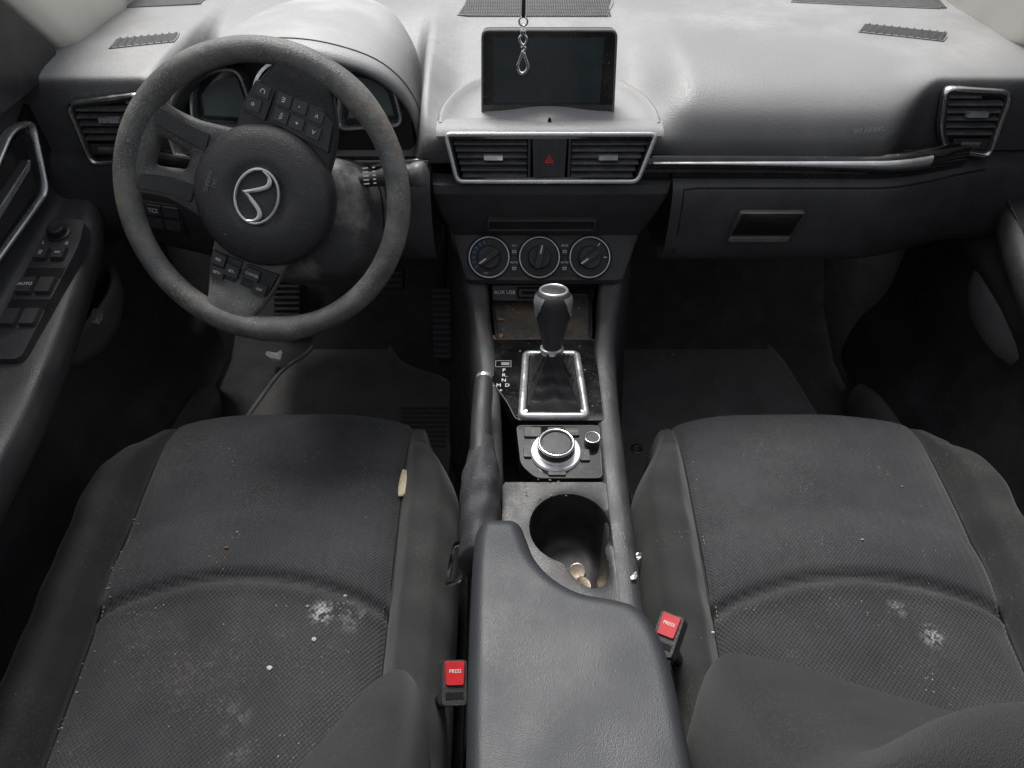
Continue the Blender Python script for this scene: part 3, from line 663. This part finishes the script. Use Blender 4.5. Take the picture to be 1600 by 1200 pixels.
redge=cr([V(q) for q in ((.000,.447,0),(.010,.440,0),(.0165,.420,0),(.024,.395,0),(.040,.371,0),(.066,.354,0),(.100,.346,0),(.122,.338,0),(.138,.318,0),(.147,.285,0),(.152,.22,0),(.155,.10,0),(.155,-.16,0))],8)
ledge=cr([V(q) for q in ((-.024,.447,0),(-.034,.442,0),(-.040,.425,0),(-.0415,.395,0),(-.0415,.371,0),(-.0415,.354,0),(-.0415,.346,0),(-.0415,.338,0),(-.0415,.318,0),(-.041,.285,0),(-.040,.22,0),(-.038,.10,0),(-.038,-.16,0))],8)
outline=[(p.x,p.y) for p in redge]+[(p.x,p.y) for p in reversed(ledge)]
def edist(x,y):
    best=9;n=len(outline)
    for i in range(n):
        ax_,ay=outline[i-1];bx,by_=outline[i];dx,dy=bx-ax_,by_-ay;L2=dx*dx+dy*dy
        t=0 if L2<1e-12 else max(0,min(1,((x-ax_)*dx+(y-ay)*dy)/L2))
        best=min(best,math.hypot(x-ax_-t*dx,y-ay-t*dy))
    return best
mb=MB();rows=[];NS=44
for a,b in zip(ledge,redge):
    row=[V((a.x+.001,a.y,.47)),V((a.x,a.y,.50))]
    for j in range(NS+1):
        s=j/NS;s=.5-.5*math.cos(math.pi*s);x=a.x+(b.x-a.x)*s;y=a.y+(b.y-a.y)*s
        d=edist(x,y);R=.016;u=max(0,1-d/R);z=.5625-R*(1-math.sqrt(max(0,1-u*u)))*1.3
        row.append(V((x,y,z-.012*sm(.36,.45,y)+.0006*math.sin(x*60)*math.sin(y*40))))
    row+=[V((b.x,b.y,.50)),V((b.x-.001,b.y,.47))];rows.append(row)
mb.grid(rows);mb.grid([rows[0][:],[V((p.x,p.y+.0005,.47)) for p in rows[0]]])
arm_=mb.build('armrest',M['arm'],con)
mb=MB();mb.box(LEVEL(0,0,0),-.036,.148,-.15,.34,.0,.468);mb.build('storage_box',M['console'],con,bevel=.006)
# handbrake
hb=[(-.038,.682,.528),(-.039,.645,.524),(-.040,.61,.519),(-.040,.56,.510)]
mb=MB();mb.tube(cr(hb,5),[.0105,.0118,.0126,.0130,.0132]+[.0134]*11,18);hbk=mb.build('handbrake',M['hub'],con,sharp=60,label='black handbrake lever with loose gaiter')
mb=MB();mb.lathe(Fr((-.038,.682,.528),(1,0,0),(0,-.10,1)),[(.0108,-.004),(.0112,0),(.0100,.004),(.0,.005)],18);mb.build('release_cap',M['silver'],hbk,sharp=50)
mb=MB();rows=[]
for k in range(34):
    t=k/33;y=.585-.150*t;z=.512-.046*t;w=.0150+.010*sm(0,.4,t);h=.0155+.02*sm(0,.5,t)
    row=[]
    for i in range(56):
        a=2*math.pi*i/56;q=1+sm(0,.2,t)*(.028*math.sin(4*a+t*7)+.020*math.sin(7*a-t*12)+.030*math.sin(t*30+1.5*math.cos(a)))
        row.append(V((-.038+w*math.cos(a)*q,y,z+h*math.sin(a)*q)))
    rows.append(row)
mb.grid(rows,cu=True,cap=True);mb.build('gaiter_cover',M['gaiter'],hbk)
for i,(x,y,z,tx,ty_) in enumerate(((.078,.452,.388,.2,.1),(.088,.435,.390,-.2,.3),(.094,.428,.392,.3,-.2),(.084,.470,.389,.1,.4),(.098,.420,.394,.1,.2),(.090,.450,.393,-.4,.0),(.070,.440,.388,.1,-.3))):
    mb=MB();f=Fr((x,y,z),(1,0,tx),(0,1,ty_));mb.lathe(f,[(.0098,-.0008),(.0104,-.0006),(.0104,.0006),(.0098,.0008),(.0090,.0005)],28)
    tag(mb.build('coin',M['coin'],sharp=30),'small tarnished coin lying in the dirty cup holder','coin','coins in the cup holder')

# ------------------------------------------------------------------ seats
def seat(cx,label,by,bl,A0,A1,xo,wide):
    th=thing('front_seat',(cx,.4,0),label,'car seat','front seats')
    path=cr([(0,.78,.06),(0,.795,.15),(0,.803,.24),(0,.798,.30),(0,.780,.338),(0,.745,.356),(0,.68,.362),(0,.58,.356),(0,.45,.342),(0,.32,.326),(0,.20,.316),(0,.05,.31)],22)
    crows=[]
    def HW(y): return .214+.057*(1-sm(.60,.78,y))
    def YA(x): return .482-.045*(x/.19)**2
    def across(y,front):
        hw=HW(y); bh=.036*(1-sm(.64,.775,y))*(.0 if front else 1)
        xs_=min(.190,hw-.014);b=hw-xs_
        key=[(-hw+.012,-.24),(-hw-.001,-.13),(-hw-.004,-.06),(-hw,-.018+bh*.2),(-hw+.18*b,bh*.75),(-hw+.42*b,bh),(-hw+.72*b,bh*.85),(-xs_,.001),(-xs_*.82,.007),(-xs_*.45,.011),(0,.012)]
        key=key+[(-a,c) for a,c in key[-2::-1]]
        return xs_,cr([(a,c,0) for a,c in key],10)
    for p in path:
        xs_,ac=across(p.y,p.z<.25);row=[]
        for q in ac:
            x=q.x;dz=q.y;y=p.y;ax=abs(x)
            dz-=.007*math.exp(-((ax-xs_)/.005)**2)
            ya=YA(x)
            if ax<xs_ and y<.7:
                dz-=.013*math.exp(-((y-ya)/.0062)**2)
                if y<ya: dz-=.006*sm(0,.03,ya-y)
                if y>ya: dz+=.007*math.sin(min(1,(y-ya)/.10)*math.pi)
            if ax<xs_: dz+=.0014*math.sin(y*31+x*12+cx)*math.sin(x*27+2)
            if ax>xs_ and y<.72: dz+=.0026*math.sin(y*75+x*30+cx*9)*math.sin(y*23+1)*sm(xs_,xs_+.02,ax)
            yy=y-.022*(ax/.2)**3*sm(.60,.80,y)
            row.append(V((cx+x,yy,max(.03,p.z+dz))))
        crows.append(row)
    mb=MB();m=len(crows[0]);mb.v+=[p for r in crows for p in r]
    for i in range(len(crows)-1):
        for j in range(m-1):
            c=(crows[i][j]+crows[i+1][j+1])/2;xs_=min(.190,HW(c.y)-.014)
            x=abs(c.x-cx);k=2
            if x<xs_: k=0 if c.y<YA(c.x-cx) else 1
            mb.f.append([i*m+j,i*m+j+1,(i+1)*m+j+1,(i+1)*m+j]);mb.mi.append(k)
    cu=mb.build('cushion',[M['fab'],M['fabrib'],M['bol']],th)
    flat=[p for r in crows for p in r if p.z>.27]
    def surf(x,y): return min(flat,key=lambda p:(p.x-x)**2+(p.y-y)**2).copy()
    def sof(pts,k=3):
        for _ in range(k): pts=[pts[0]]+[(pts[i-1]+pts[i]+pts[i+1])/3 for i in range(1,len(pts)-1)]+[pts[-1]]
        return pts
    for sg in (-1,1):
        pts=sof([surf(cx+sg*(min(.19,HW(y)-.014)),y)+V((0,0,.0004)) for y in [.765-.62*i/39 for i in range(40)]])
        mb=MB();mb.tube(pts,.0014,6);mb.build('seam',M['void'],cu)
        pts=[p+V((-sg*.006,0,.0022)) for p in pts]
        mb=MB()
        for i in range(0,len(pts)-1): 
            a,b=pts[i],pts[i+1]
            for q in range(3): mb.tube([a+(b-a)*(q/3),a+(b-a)*(q/3+.2)],.0008,5)
        mb.build('stitching',M['thread'] if sg<0 else M['threadd'],cu)
    rows=[]
    for i in range(81):
        z=.30+.78*i/80;row=[]
        yc=by-bl*(z-.40)
        am=A0*math.exp(-((z-.555)/.13)**2)+A1*math.exp(-((z-.90)/.10)**2)+.02
        am*=sm(.28,.42,z)
        W=(.98,.96,.88,.74,.56,.50) if wide else (.98,.93,.60,.22,.03,.03)
        key=[(-.235,-.18,0),(-.262,-.12,0),(-.275,-.05,0),(-.278,am*.25,0),(-.270,am*.75,0),(-.252,am*W[0],0),(-.225,am*W[1],0),(-.185,am*W[2],0),(-.14,am*W[3],0),(-.07,am*W[4],0),(0,am*W[5],0)]
        key=key+[(-a,b,0) for a,b,_ in key[-2::-1]]
        for q in cr(key,6): row.append(V((cx+xo+q.x,yc+q.y,z)))
        rows.append(row)
    mb=MB();mb.grid(rows)
    mb.grid([rows[-1],[V((cx+(p.x-cx)*.8,p.y-.02,1.10)) for p in rows[-1]],[V((cx+(p.x-cx)*.5,by-bl*.7-.08,1.105)) for p in rows[-1]]])
    mb.build('backrest',M['seatback'],th)
    mb=MB();mb.prism(LEVEL(cx,.42,0),rect(-.24,.24,-.30,.34,.04),.06,.20);mb.build('seat_base',M['dark'],th,bevel=.01)
    for sg in (-1,1):
        mb=MB();mb.box(LEVEL(cx+sg*.20,.42,0),-.018,.018,-.36,.42,.0,.05);mb.build('seat_rail',M['silver'],th,bevel=.003)
    return surf
s1=seat(-.352,'stained dark grey fabric driver seat behind the steering wheel',.150,.30,.150,.05,.004,False)
s2=seat(.452,'dark grey fabric passenger seat facing the glove box',.215,.30,.100,.028,-.004,True)
def buckle(o,yaw,label):
    th=thing('seat_belt_buckle',o,label,'seat belt buckle','seat belt buckles')
    f=Fr(o,(math.cos(yaw),math.sin(yaw),.25*(1 if yaw<0 else -1)),(-math.sin(yaw)*.8,math.cos(yaw)*.9,.35))
    mb=MB();mb.prism(f,rect(-.0145,.0145,-.028,.020,.005),-.020,.0,taper=.001);mb.tube([f.p(0,-.01,-.02),f.p(0,-.02,-.09),f.p(0,-.03,-.2)],.008,8);mb.build('housing',M['hub'],th,sharp=50)
    mb=MB();rb=rpoly([(-.0105,-.008),(.0105,-.008),(.0115,.018),(-.0115,.018)],.003);mb.prism(f,rb,-.001,.003,taper=.0012);b=mb.build('release_button',M['red'],th,sharp=40)
    text(b,f.sub(0,.007,.0033,0),'PRESS',.0054,M['white'])
    mb=MB();mb.box(f,-.010,.010,-.021,-.014,.0,.0006);mb.build('slot',M['void'],th,smooth=False)
buckle((-.063,.318,.425),.12,'black seat belt buckle with red PRESS button by driver cushion')
buckle((.176,.366,.440),-.55,'black seat belt buckle with red PRESS button by passenger cushion')

# ------------------------------------------------------------------ doors
def door(sgn,label):
    th=thing('car_door',(-.70 if sgn<0 else .80,.6,.0),label,'car door','front doors')
    X=lambda x:x if sgn<0 else .1-x
    DM=M['door'] if sgn<0 else M['doorp']
    rows=[]
    for y,az,ax in ((-.5,.54,-.585),(.3,.545,-.59),(.55,.56,-.592),(.70,.58,-.60),(.82,.60,-.612),(.92,.618,-.628),(.985,.63,-.652),(1.03,.635,-.685),(1.10,.64,-.700),(1.2,.64,-.705)):
        if sgn>0: ax-=.020
        k=[(-.86,.85),(-.77,.852),(-.725,.838),(-.703,.80),(-.700,.74),(-.706,.69),(-.700,az+.03),(-.690,az+.012),(-.66,az+.008),(ax-.012,az+.008),(ax,az-.004),(ax,az-.03),(ax-.02,az-.065),(-.665,az-.10),(-.690,az-.16),(-.700,.30),(-.685,.24),(-.665,.20),(-.660,.10),(-.70,.03),(-.72,.0)]
        rows.append([V((X(a),y,b)) for a,b in k])
    mb=MB();mb.grid(smoothrows([cr(r,4) for r in rows],8));mb.build('door_panel',DM,th)
    def side(pts,h0,h1,nm,mat,par,ring=None,bev=.0):
        f=Fr((X(-.698),0,0),(0,1,0) if sgn<0 else (0,-1,0),(0,0,1))
        mb=MB();q=[(a if sgn<0 else -a,b) for a,b in pts]
        if ring: mb.ring(f,q,insetp(q,ring),h0,h1,bev=bev)
        else: mb.prism(f,q,h0,h1,taper=bev)
        return mb.build(nm,mat,par,sharp=45)
    ins=side(rpoly([(.84,.665),(1.10,.70),(1.14,.79),(1.06,.795),(.80,.70)],.015),-.01,.006,'handle_insert',M['gloss'],th,bev=.001)
    side(rpoly([(.74,.645),(.94,.662),(.985,.755),(.93,.765),(.74,.70)],.02,6),.0,.014,'handle_surround',M['silver'],ins,ring=.006,bev=.002)
    side(rpoly([(.75,.655),(.935,.672),(.97,.745),(.93,.752),(.75,.695)],.02,6),.0,.009,'handle_cup',M['dark'],ins)
    side(rpoly([(.78,.668),(.91,.680),(.93,.725),(.80,.705)],.012,6),.006,.018,'door_handle',M['hub'],ins,bev=.003)
    side(rpoly([(.79,.690),(.915,.712),(.928,.722),(.80,.702)],.004,4),.016,.0195,'handle_edge',M['silver'],ins,bev=.001)
    if sgn<0:
        f=Fr((-.648,.795,.6150),(1,0,0),(0,1,.20));q9=.92
        def R(x0,x1,y0,y1,r=0): return rect(x0*q9,x1*q9,y0*q9,y1*q9,r)
        mb=MB();mb.prism(f,rpoly([(-.032,-.145),(.026,-.145),(.032,.06),(.022,.112),(-.028,.112)],.015,6),-.012,.004,taper=.002);pn=mb.build('switch_panel',M['console'],th,sharp=40)
        mb=MB();mb.lathe(f.sub(-.006,.080,.004),[(.0165,0),(.0165,.002),(.0125,.003),(.012,.012),(.010,.014),(0,.014)],28);kb=mb.build('mirror_knob',M['btn'],pn,sharp=35)
        text(pn,f.sub(-.022,.062,.0045),'L',.008,M['white']);text(pn,f.sub(.012,.060,.0045),'R',.008,M['white'])
        for (x0,x1,y0,y1,t) in ((-.026,-.004,.028,.054,'[]'),(.0,.022,.028,.054,'oo'),(-.026,-.001,-.040,-.008,'AUTO'),(.002,.027,-.040,-.008,''),(-.026,-.001,-.100,-.068,''),(.002,.027,-.100,-.068,'')):
            mb=MB();mb.prism(f,R(x0,x1,y0,y1,.003),.003,.0105,taper=.0018);b=mb.build('window_switch' if y0<0 else 'button',M['lower'],pn,sharp=35)
            if t:text(b,f.sub((x0+x1)/2*q9,(y0+y1)/2*q9,.0108),t,.0072,M['white'])
        for y0,y1 in ((-.007,.014),(-.067,-.048)):
            mb=MB();mb.prism(f,R(-.028,.029,y0,y1),.003,.0044);mb.build('switch_recess',M['void'],pn,sharp=40)
    mb=MB()
    pts=[(.70,.79),(1.05,.785),(1.09,.815),(1.04,.875),(.97,.96),(.92,1.02),(.70,1.02)]
    f=Fr((X(-.672),0,0),(0,1,0) if sgn<0 else (0,-1,0),(0,0,1));q=[(a if sgn<0 else -a,b) for a,b in pts];mb.prism(f,rpoly(q,.02),-.09,.006,taper=.012);mb.build('mirror_sail',M['dark'],th,sharp=40)
    mb=MB();rows=[]
    for y,z in ((.50,.12),(.55,.145),(.75,.155),(.92,.150),(1.02,.13),(1.08,.10)):
        rows.append([V((X(-.69),y,z+.02)),V((X(-.655),y,z+.022)),V((X(-.646),y,z+.012)),V((X(-.644),y,z-.01)),V((X(-.650),y,.05)),V((X(-.665),y,.01))])
    mb.grid(smoothrows(rows,4));mb.build('door_pocket',M['pocket'],th,sharp=50)
    mb=MB();rows=[];cy,cz=.885,.50;pr=.060 if sgn<0 else .036
    for h,s in ((.0,.86),(.004,.93),(.002,1.0),(-.01,1.02),(-.04,.96),(-.07,.74),(-.085,.40),(-.088,.02)):
        rows.append([V((X(-.705+pr*s*math.sin(t)),cy+.115*s*math.cos(t),cz+h)) for t in [math.pi*i/24 for i in range(25)]])
    mb.grid(rows);pc=mb.build('pull_cup',M['pocket'],th)
    mb=MB();mb.add([V((X(-.705+pr*.87*math.sin(t)),cy+.10*math.cos(t),cz-.012)) for t in [math.pi*i/24 for i in range(25)]],[list(range(25))]);mb.build('cup_floor',M['dark'],pc,smooth=False)
door(-1,'black driver door panel with window switches and chrome handle')
door(1,'black passenger door panel with chrome handle')
for sgn in (-1,1):
    X=lambda x:x if sgn<0 else .1-x
    mb=MB();rows=[]
    for t in (0,.5,1):
        dy=-.38*t;dz=.45*t
        rows.append([V((X(-.76),1.14+dy,.77+dz)),V((X(-.690),1.12+dy,.78+dz)),V((X(-.662),1.13+dy,.78+dz)),V((X(-.650),1.20+dy,.78+dz)),V((X(-.660),1.50+dy*1.3,.77+dz)),V((X(-.80),1.52+dy*1.3,.77+dz))])
    mb.grid([cr(r,5,True) for r in rows],cu=True,cap=True)
    tag(mb.build('windscreen_pillar',M['cream']),'cream plastic windscreen pillar cover beside the dashboard','car pillar','windscreen pillars')

# ------------------------------------------------------------------ mats, pedals
def fmat(pts,label,eye=()):
    th=thing('floor_mat',(sum(p[0] for p in pts)/len(pts),sum(p[1] for p in pts)/len(pts),.004),label,'floor mat','floor mats')
    P=rpoly(pts,.05,8);f=LEVEL(0,0,.006)
    mb=MB();mb.prism(f,P,0,.007,taper=.002);mb.build('mat_carpet',M['mat'],th,sharp=40)
    mb=MB();mb.tube([f.p(a,b,.006) for a,b in P],.006,6,True);mb.build('mat_edging',M['edging'],th)
    for (x,y) in eye:
        mb=MB();mb.ring(LEVEL(x,y,.013),circ(0,0,.014,24),circ(0,0,.006,24),0,.004,bev=.001);mb.build('eyelet',M['coin'],th)
    return th
m1=fmat([(-.60,.72),(-.62,1.02),(-.56,1.24),(-.50,1.30),(-.50,1.40),(-.36,1.42),(-.27,1.25),(-.14,1.20),(-.135,.72)],'dark carpet driver mat with heel pad and litter')
mb=MB();f=LEVEL(-.20,1.05,.0135)
for i in range(9): mb.prism(f,rect(-.055,.055,-.06+i*.014,-.052+i*.014,.002),0,.003,taper=.001)
mb.build('heel_pad',M['pocket'],m1,sharp=40)
fmat([(.235,.80),(.245,1.36),(.34,1.42),(.58,1.42),(.66,1.30),(.70,1.05),(.70,.80)],'dark carpet passenger mat with crumbs and a leaf',((.272,.985),(.62,.90)))
def pedal(nm,fr,w,h,label):
    th=thing(nm,tuple(fr.o),label,'pedal')
    mb=MB();mb.prism(fr,rect(-w,w,-h,h,.01),-.01,0,taper=.002);mb.tube([fr.p(0,h*.6,-.01),fr.p(0,h+.05,-.08),fr.p(0,h+.16,-.12)],.008,8);mb.build('pedal_arm',M['lower'],th,sharp=50)
    mb=MB()
    for i in range(int(h*2/.014)): mb.box(fr,-w*.85,w*.85,-h+.006+i*.014,-h+.012+i*.014,-.001,.003)
    mb.build('grip_ribs',M['pocket'],th,smooth=False)
pedal('accelerator_pedal',Fr((-.165,1.27,.13),(1,0,0),(.04,.6,.8)),.024,.085,'long black ribbed accelerator pedal above the driver mat')
pedal('brake_pedal',Fr((-.285,1.30,.24),(1,0,0),(0,.6,.8)),.040,.026,'black rubber brake pedal above the driver mat')
pedal('foot_rest',Fr((-.56,1.42,.14),(1,0,0),(0,.7,.7)),.035,.09,'black ribbed footrest beside the driver mat')

# ------------------------------------------------------------------ hanging clip
kc_=thing('hanging_clip',(.012,.80,.94),'metal swivel clip hanging on a black cord','key clip')
mb=MB();mb.tube(cr([V((.014,.80,1.34)),V((.013,.80,1.15)),V((.0125,.80,1.0)),V((.012,.80,.948))],6),.0021,8);mb.build('cord',M['dark'],kc_)
mb=MB()
F_=Fr((.012,.80,.94),(1,0,0),(0,0,1))
mb.tube([F_.p(.0045*math.cos(t),.004+.0045*math.sin(t)) for t in [2*math.pi*i/20 for i in range(20)]],.0011,6,True)
mb.lathe(Fr(F_.p(0,-.006),(1,0,0),(0,1,0)),[(.0,-.004),(.0028,-.003),(.0032,0),(.0028,.003),(.0,.004)],14)
mb.tube(cr([F_.p(a,b) for a,b in [(0,-.008),(-.004,-.013),(-.0015,-.019),(.0025,-.023),(.0,-.027)]],5),.0013,7)
mb.tube(cr([F_.p(a,b) for a,b in [(0,-.008),(.004,-.013),(.002,-.019),(-.002,-.023)]],5),.0012,7)
mb.tube(cr([F_.p(a,b) for a,b in [(0,-.026),(-.0035,-.036),(-.0058,-.043),(-.002,-.050),(.003,-.048),(.0055,-.042),(.003,-.034),(.001,-.028)]],6),.0015,7)
mb.build('swivel_hook',M['chrome'],kc_)

# ------------------------------------------------------------------ litter
def scrap(nm,o,r,mat,label,cat,group=None,th=.0006,n=9,curl=.3,asp=.5,yaw=0):
    mb=MB();rnd=random.Random(int(abs(o[0])*9973+abs(o[1])*7919*13))
    c=V(o);pts=[]
    for i in range(n):
        a=2*math.pi*i/n;rr_=r*(.7+.5*rnd.random());x=rr_*math.cos(a);y=rr_*asp*math.sin(a)
        pts.append(V((x*math.cos(yaw)-y*math.sin(yaw),x*math.sin(yaw)+y*math.cos(yaw),curl*r*abs(math.cos(a))*rnd.random())))
    vs=[c+p for p in pts]+[c+V((0,0,th+.001))]+[c+p+V((0,0,-th)) for p in pts]
    fs=[[i,(i+1)%n,n] for i in range(n)]+[[i,n+1+i,n+1+(i+1)%n,(i+1)%n] for i in range(n)]+[[n+1+i for i in range(n)]]
    mb.add(vs,fs);return tag(mb.build(nm,mat,smooth=False),label,cat,group)
scrap('dry_leaf',(-.60,1.06,.02),.022,M['leaf'],'curled orange brown dry leaf on the floor mat','leaf','dry leaves',yaw=1.2,curl=.6)
scrap('dry_leaf',(.462,1.07,.020),.008,M['leaf'],'small brown leaf fragment on passenger mat','leaf','dry leaves')
scrap('dry_leaf',(-.022,.836,.470),.011,M['leaf'],'brown leaf fragment in the console tray','leaf','dry leaves',yaw=.3)
scrap('dry_leaf',(.030,.832,.468),.006,M['leaf'],'tiny brown leaf fragment in the console tray','leaf','dry leaves')
scrap('dry_leaf',(-.018,.880,.468),.006,M['leaf'],'tiny brown leaf fragment in the console tray','leaf','dry leaves')
scrap('tissue_scrap',(-.58,1.26,.03),.022,M['tissue'],'crumpled white tissue scrap on the floor','tissue',curl=1.2,asp=.8)
scrap('foil_scrap',(-.650,.85,.492),.014,M['foil'],'crumpled silver foil scrap in the door cup','foil scrap','foil scraps',curl=1.6,asp=.7,yaw=1.4)
scrap('foil_scrap',(.140,.415,.4735),.006,M['foil'],'torn silver foil on the console edge','foil scrap','foil scraps',curl=.5,yaw=1)
scrap('foil_scrap',(.170,.52,.34),.012,M['foil'],'crumpled foil in the gap by the seat','foil scrap','foil scraps',curl=.8,yaw=.4)
def on(s,x,y,dz=.002): p=s(x,y);return (p.x,p.y,p.z+dz)
o=on(s1,-.163,.632,.003)
mb=MB();rows=[]
for i in range(9):
    t=i/8;y=-.024+.048*t;w=.0105*math.sin(math.pi*(.08+.84*t))+.001
    rows.append([V((o[0]+w*math.cos(a)+.006*math.sin(3*t),o[1]+y,o[2]+.003+w*.45*math.sin(a)+.0008*math.sin(9*t+2*a))) for a in [2*math.pi*k/12 for k in range(12)]])
mb.grid(rows,cu=True,cap=True);tag(mb.build('snack_crumb',M['crumb']),'cream coloured crisp fragment on the seat edge','food crumb')
for x,y,r in ((-.253,.405,.004),(-.302,.368,.004),(-.375,.54,.002),(-.265,.445,.002),(-.22,.46,.0025)):
    scrap('glass_shard',on(s1,x,y,.0012),r,M['glassbit'],'tiny pale green glass fragment on stained seat fabric','glass shard','glass fragments',th=.001,n=5,asp=.8)
scrap('dry_leaf',on(s1,-.385,.515),.004,M['leaf'],'tiny curled leaf stem on driver seat fabric','leaf','dry leaves',asp=.3)
for x,y,r in ((.255,.41,.003),(.48,.53,.002),(.565,.62,.0015)):
    scrap('paper_bit',on(s2,x,y),r,M['tissue'],'tiny pale paper crumb on passenger seat fabric','paper crumb','paper crumbs')
for i in range(34):
    y=random.uniform(.26,.62)
    scrap('paper_bit',on(s1,-.352-.186+random.uniform(-.006,.012),y,.001),random.uniform(.0008,.002),M['crumb'],'tiny tan crumb caught in the seat seam','paper crumb','paper crumbs',n=5)
for i in range(46):
    mat_l=random.random()<.5
    x=random.uniform(-.58,-.16) if mat_l else random.uniform(.27,.66);y=random.uniform(.92,1.38)
    scrap('paper_bit',(x,y,.016),random.uniform(.001,.0028),M['tissue'] if random.random()<.6 else M['leaf'],'tiny pale crumb on the floor mat','paper crumb','paper crumbs',n=5)
for i in range(40):
    x=random.uniform(-.02,.12);y=random.choice((random.uniform(.66,.81),random.uniform(.83,.93),random.uniform(.52,.56)))
    scrap('paper_bit',(x,y,.4765 if y<.82 else .4655),random.uniform(.0006,.0018),M['crumb'],'tiny tan crumb on the console','paper crumb','paper crumbs',n=5)
mb=MB();f=Fr((-.068,.462,.425),(1,0,.5),(0,1,-.2));mb.ring(f,rect(-.012,.012,-.034,.034,.006),rect(-.007,.006,-.026,.026,.003),-.0015,.0015,bev=.0004)
tag(mb.build('seat_bracket',M['chrome'],sharp=40),'shiny metal bracket in the gap beside the handbrake','metal bracket')

# ------------------------------------------------------------------ camera, light, world
cam=bpy.data.cameras.new('camera');co=bpy.data.objects.new('camera',cam);COL.objects.link(co)
co.location=(0,0,1.2);co.rotation_euler=(math.radians(45),0,0);cam.sensor_width=36;cam.lens=36*1100/1600;cam.clip_start=.02;cam.clip_end=500
sc.camera=co
w=bpy.data.worlds.new('World');sc.world=w;w.use_nodes=True;nt=w.node_tree
sky=nt.nodes.new('ShaderNodeTexSky');sky.sky_type='NISHITA';sky.sun_disc=False
EL,AZ=62,-20
sky.sun_elevation=math.radians(EL);sky.sun_rotation=math.radians(AZ);sky.dust_density=3;sky.air_density=1
hs=nt.nodes.new('ShaderNodeHueSaturation');hs.inputs['Saturation'].default_value=.22
nt.links.new(sky.outputs[0],hs.inputs['Color']);nt.links.new(hs.outputs[0],nt.nodes['Background'].inputs[0]);nt.nodes['Background'].inputs[1].default_value=.15
sun=bpy.data.lights.new('sun','SUN');sun.energy=3.2;sun.angle=math.radians(24);sun.color=(1,.98,.95)
so=bpy.data.objects.new('sun',sun);COL.objects.link(so)
a=math.radians(AZ);e=math.radians(EL)
dirv=V((math.sin(a)*math.cos(e),math.cos(a)*math.cos(e),math.sin(e)))
so.rotation_euler=dirv.to_track_quat('Z','Y').to_euler();so.location=(0,0,5)
sc.view_settings.view_transform='Standard';sc.view_settings.look='None';sc.view_settings.exposure=0
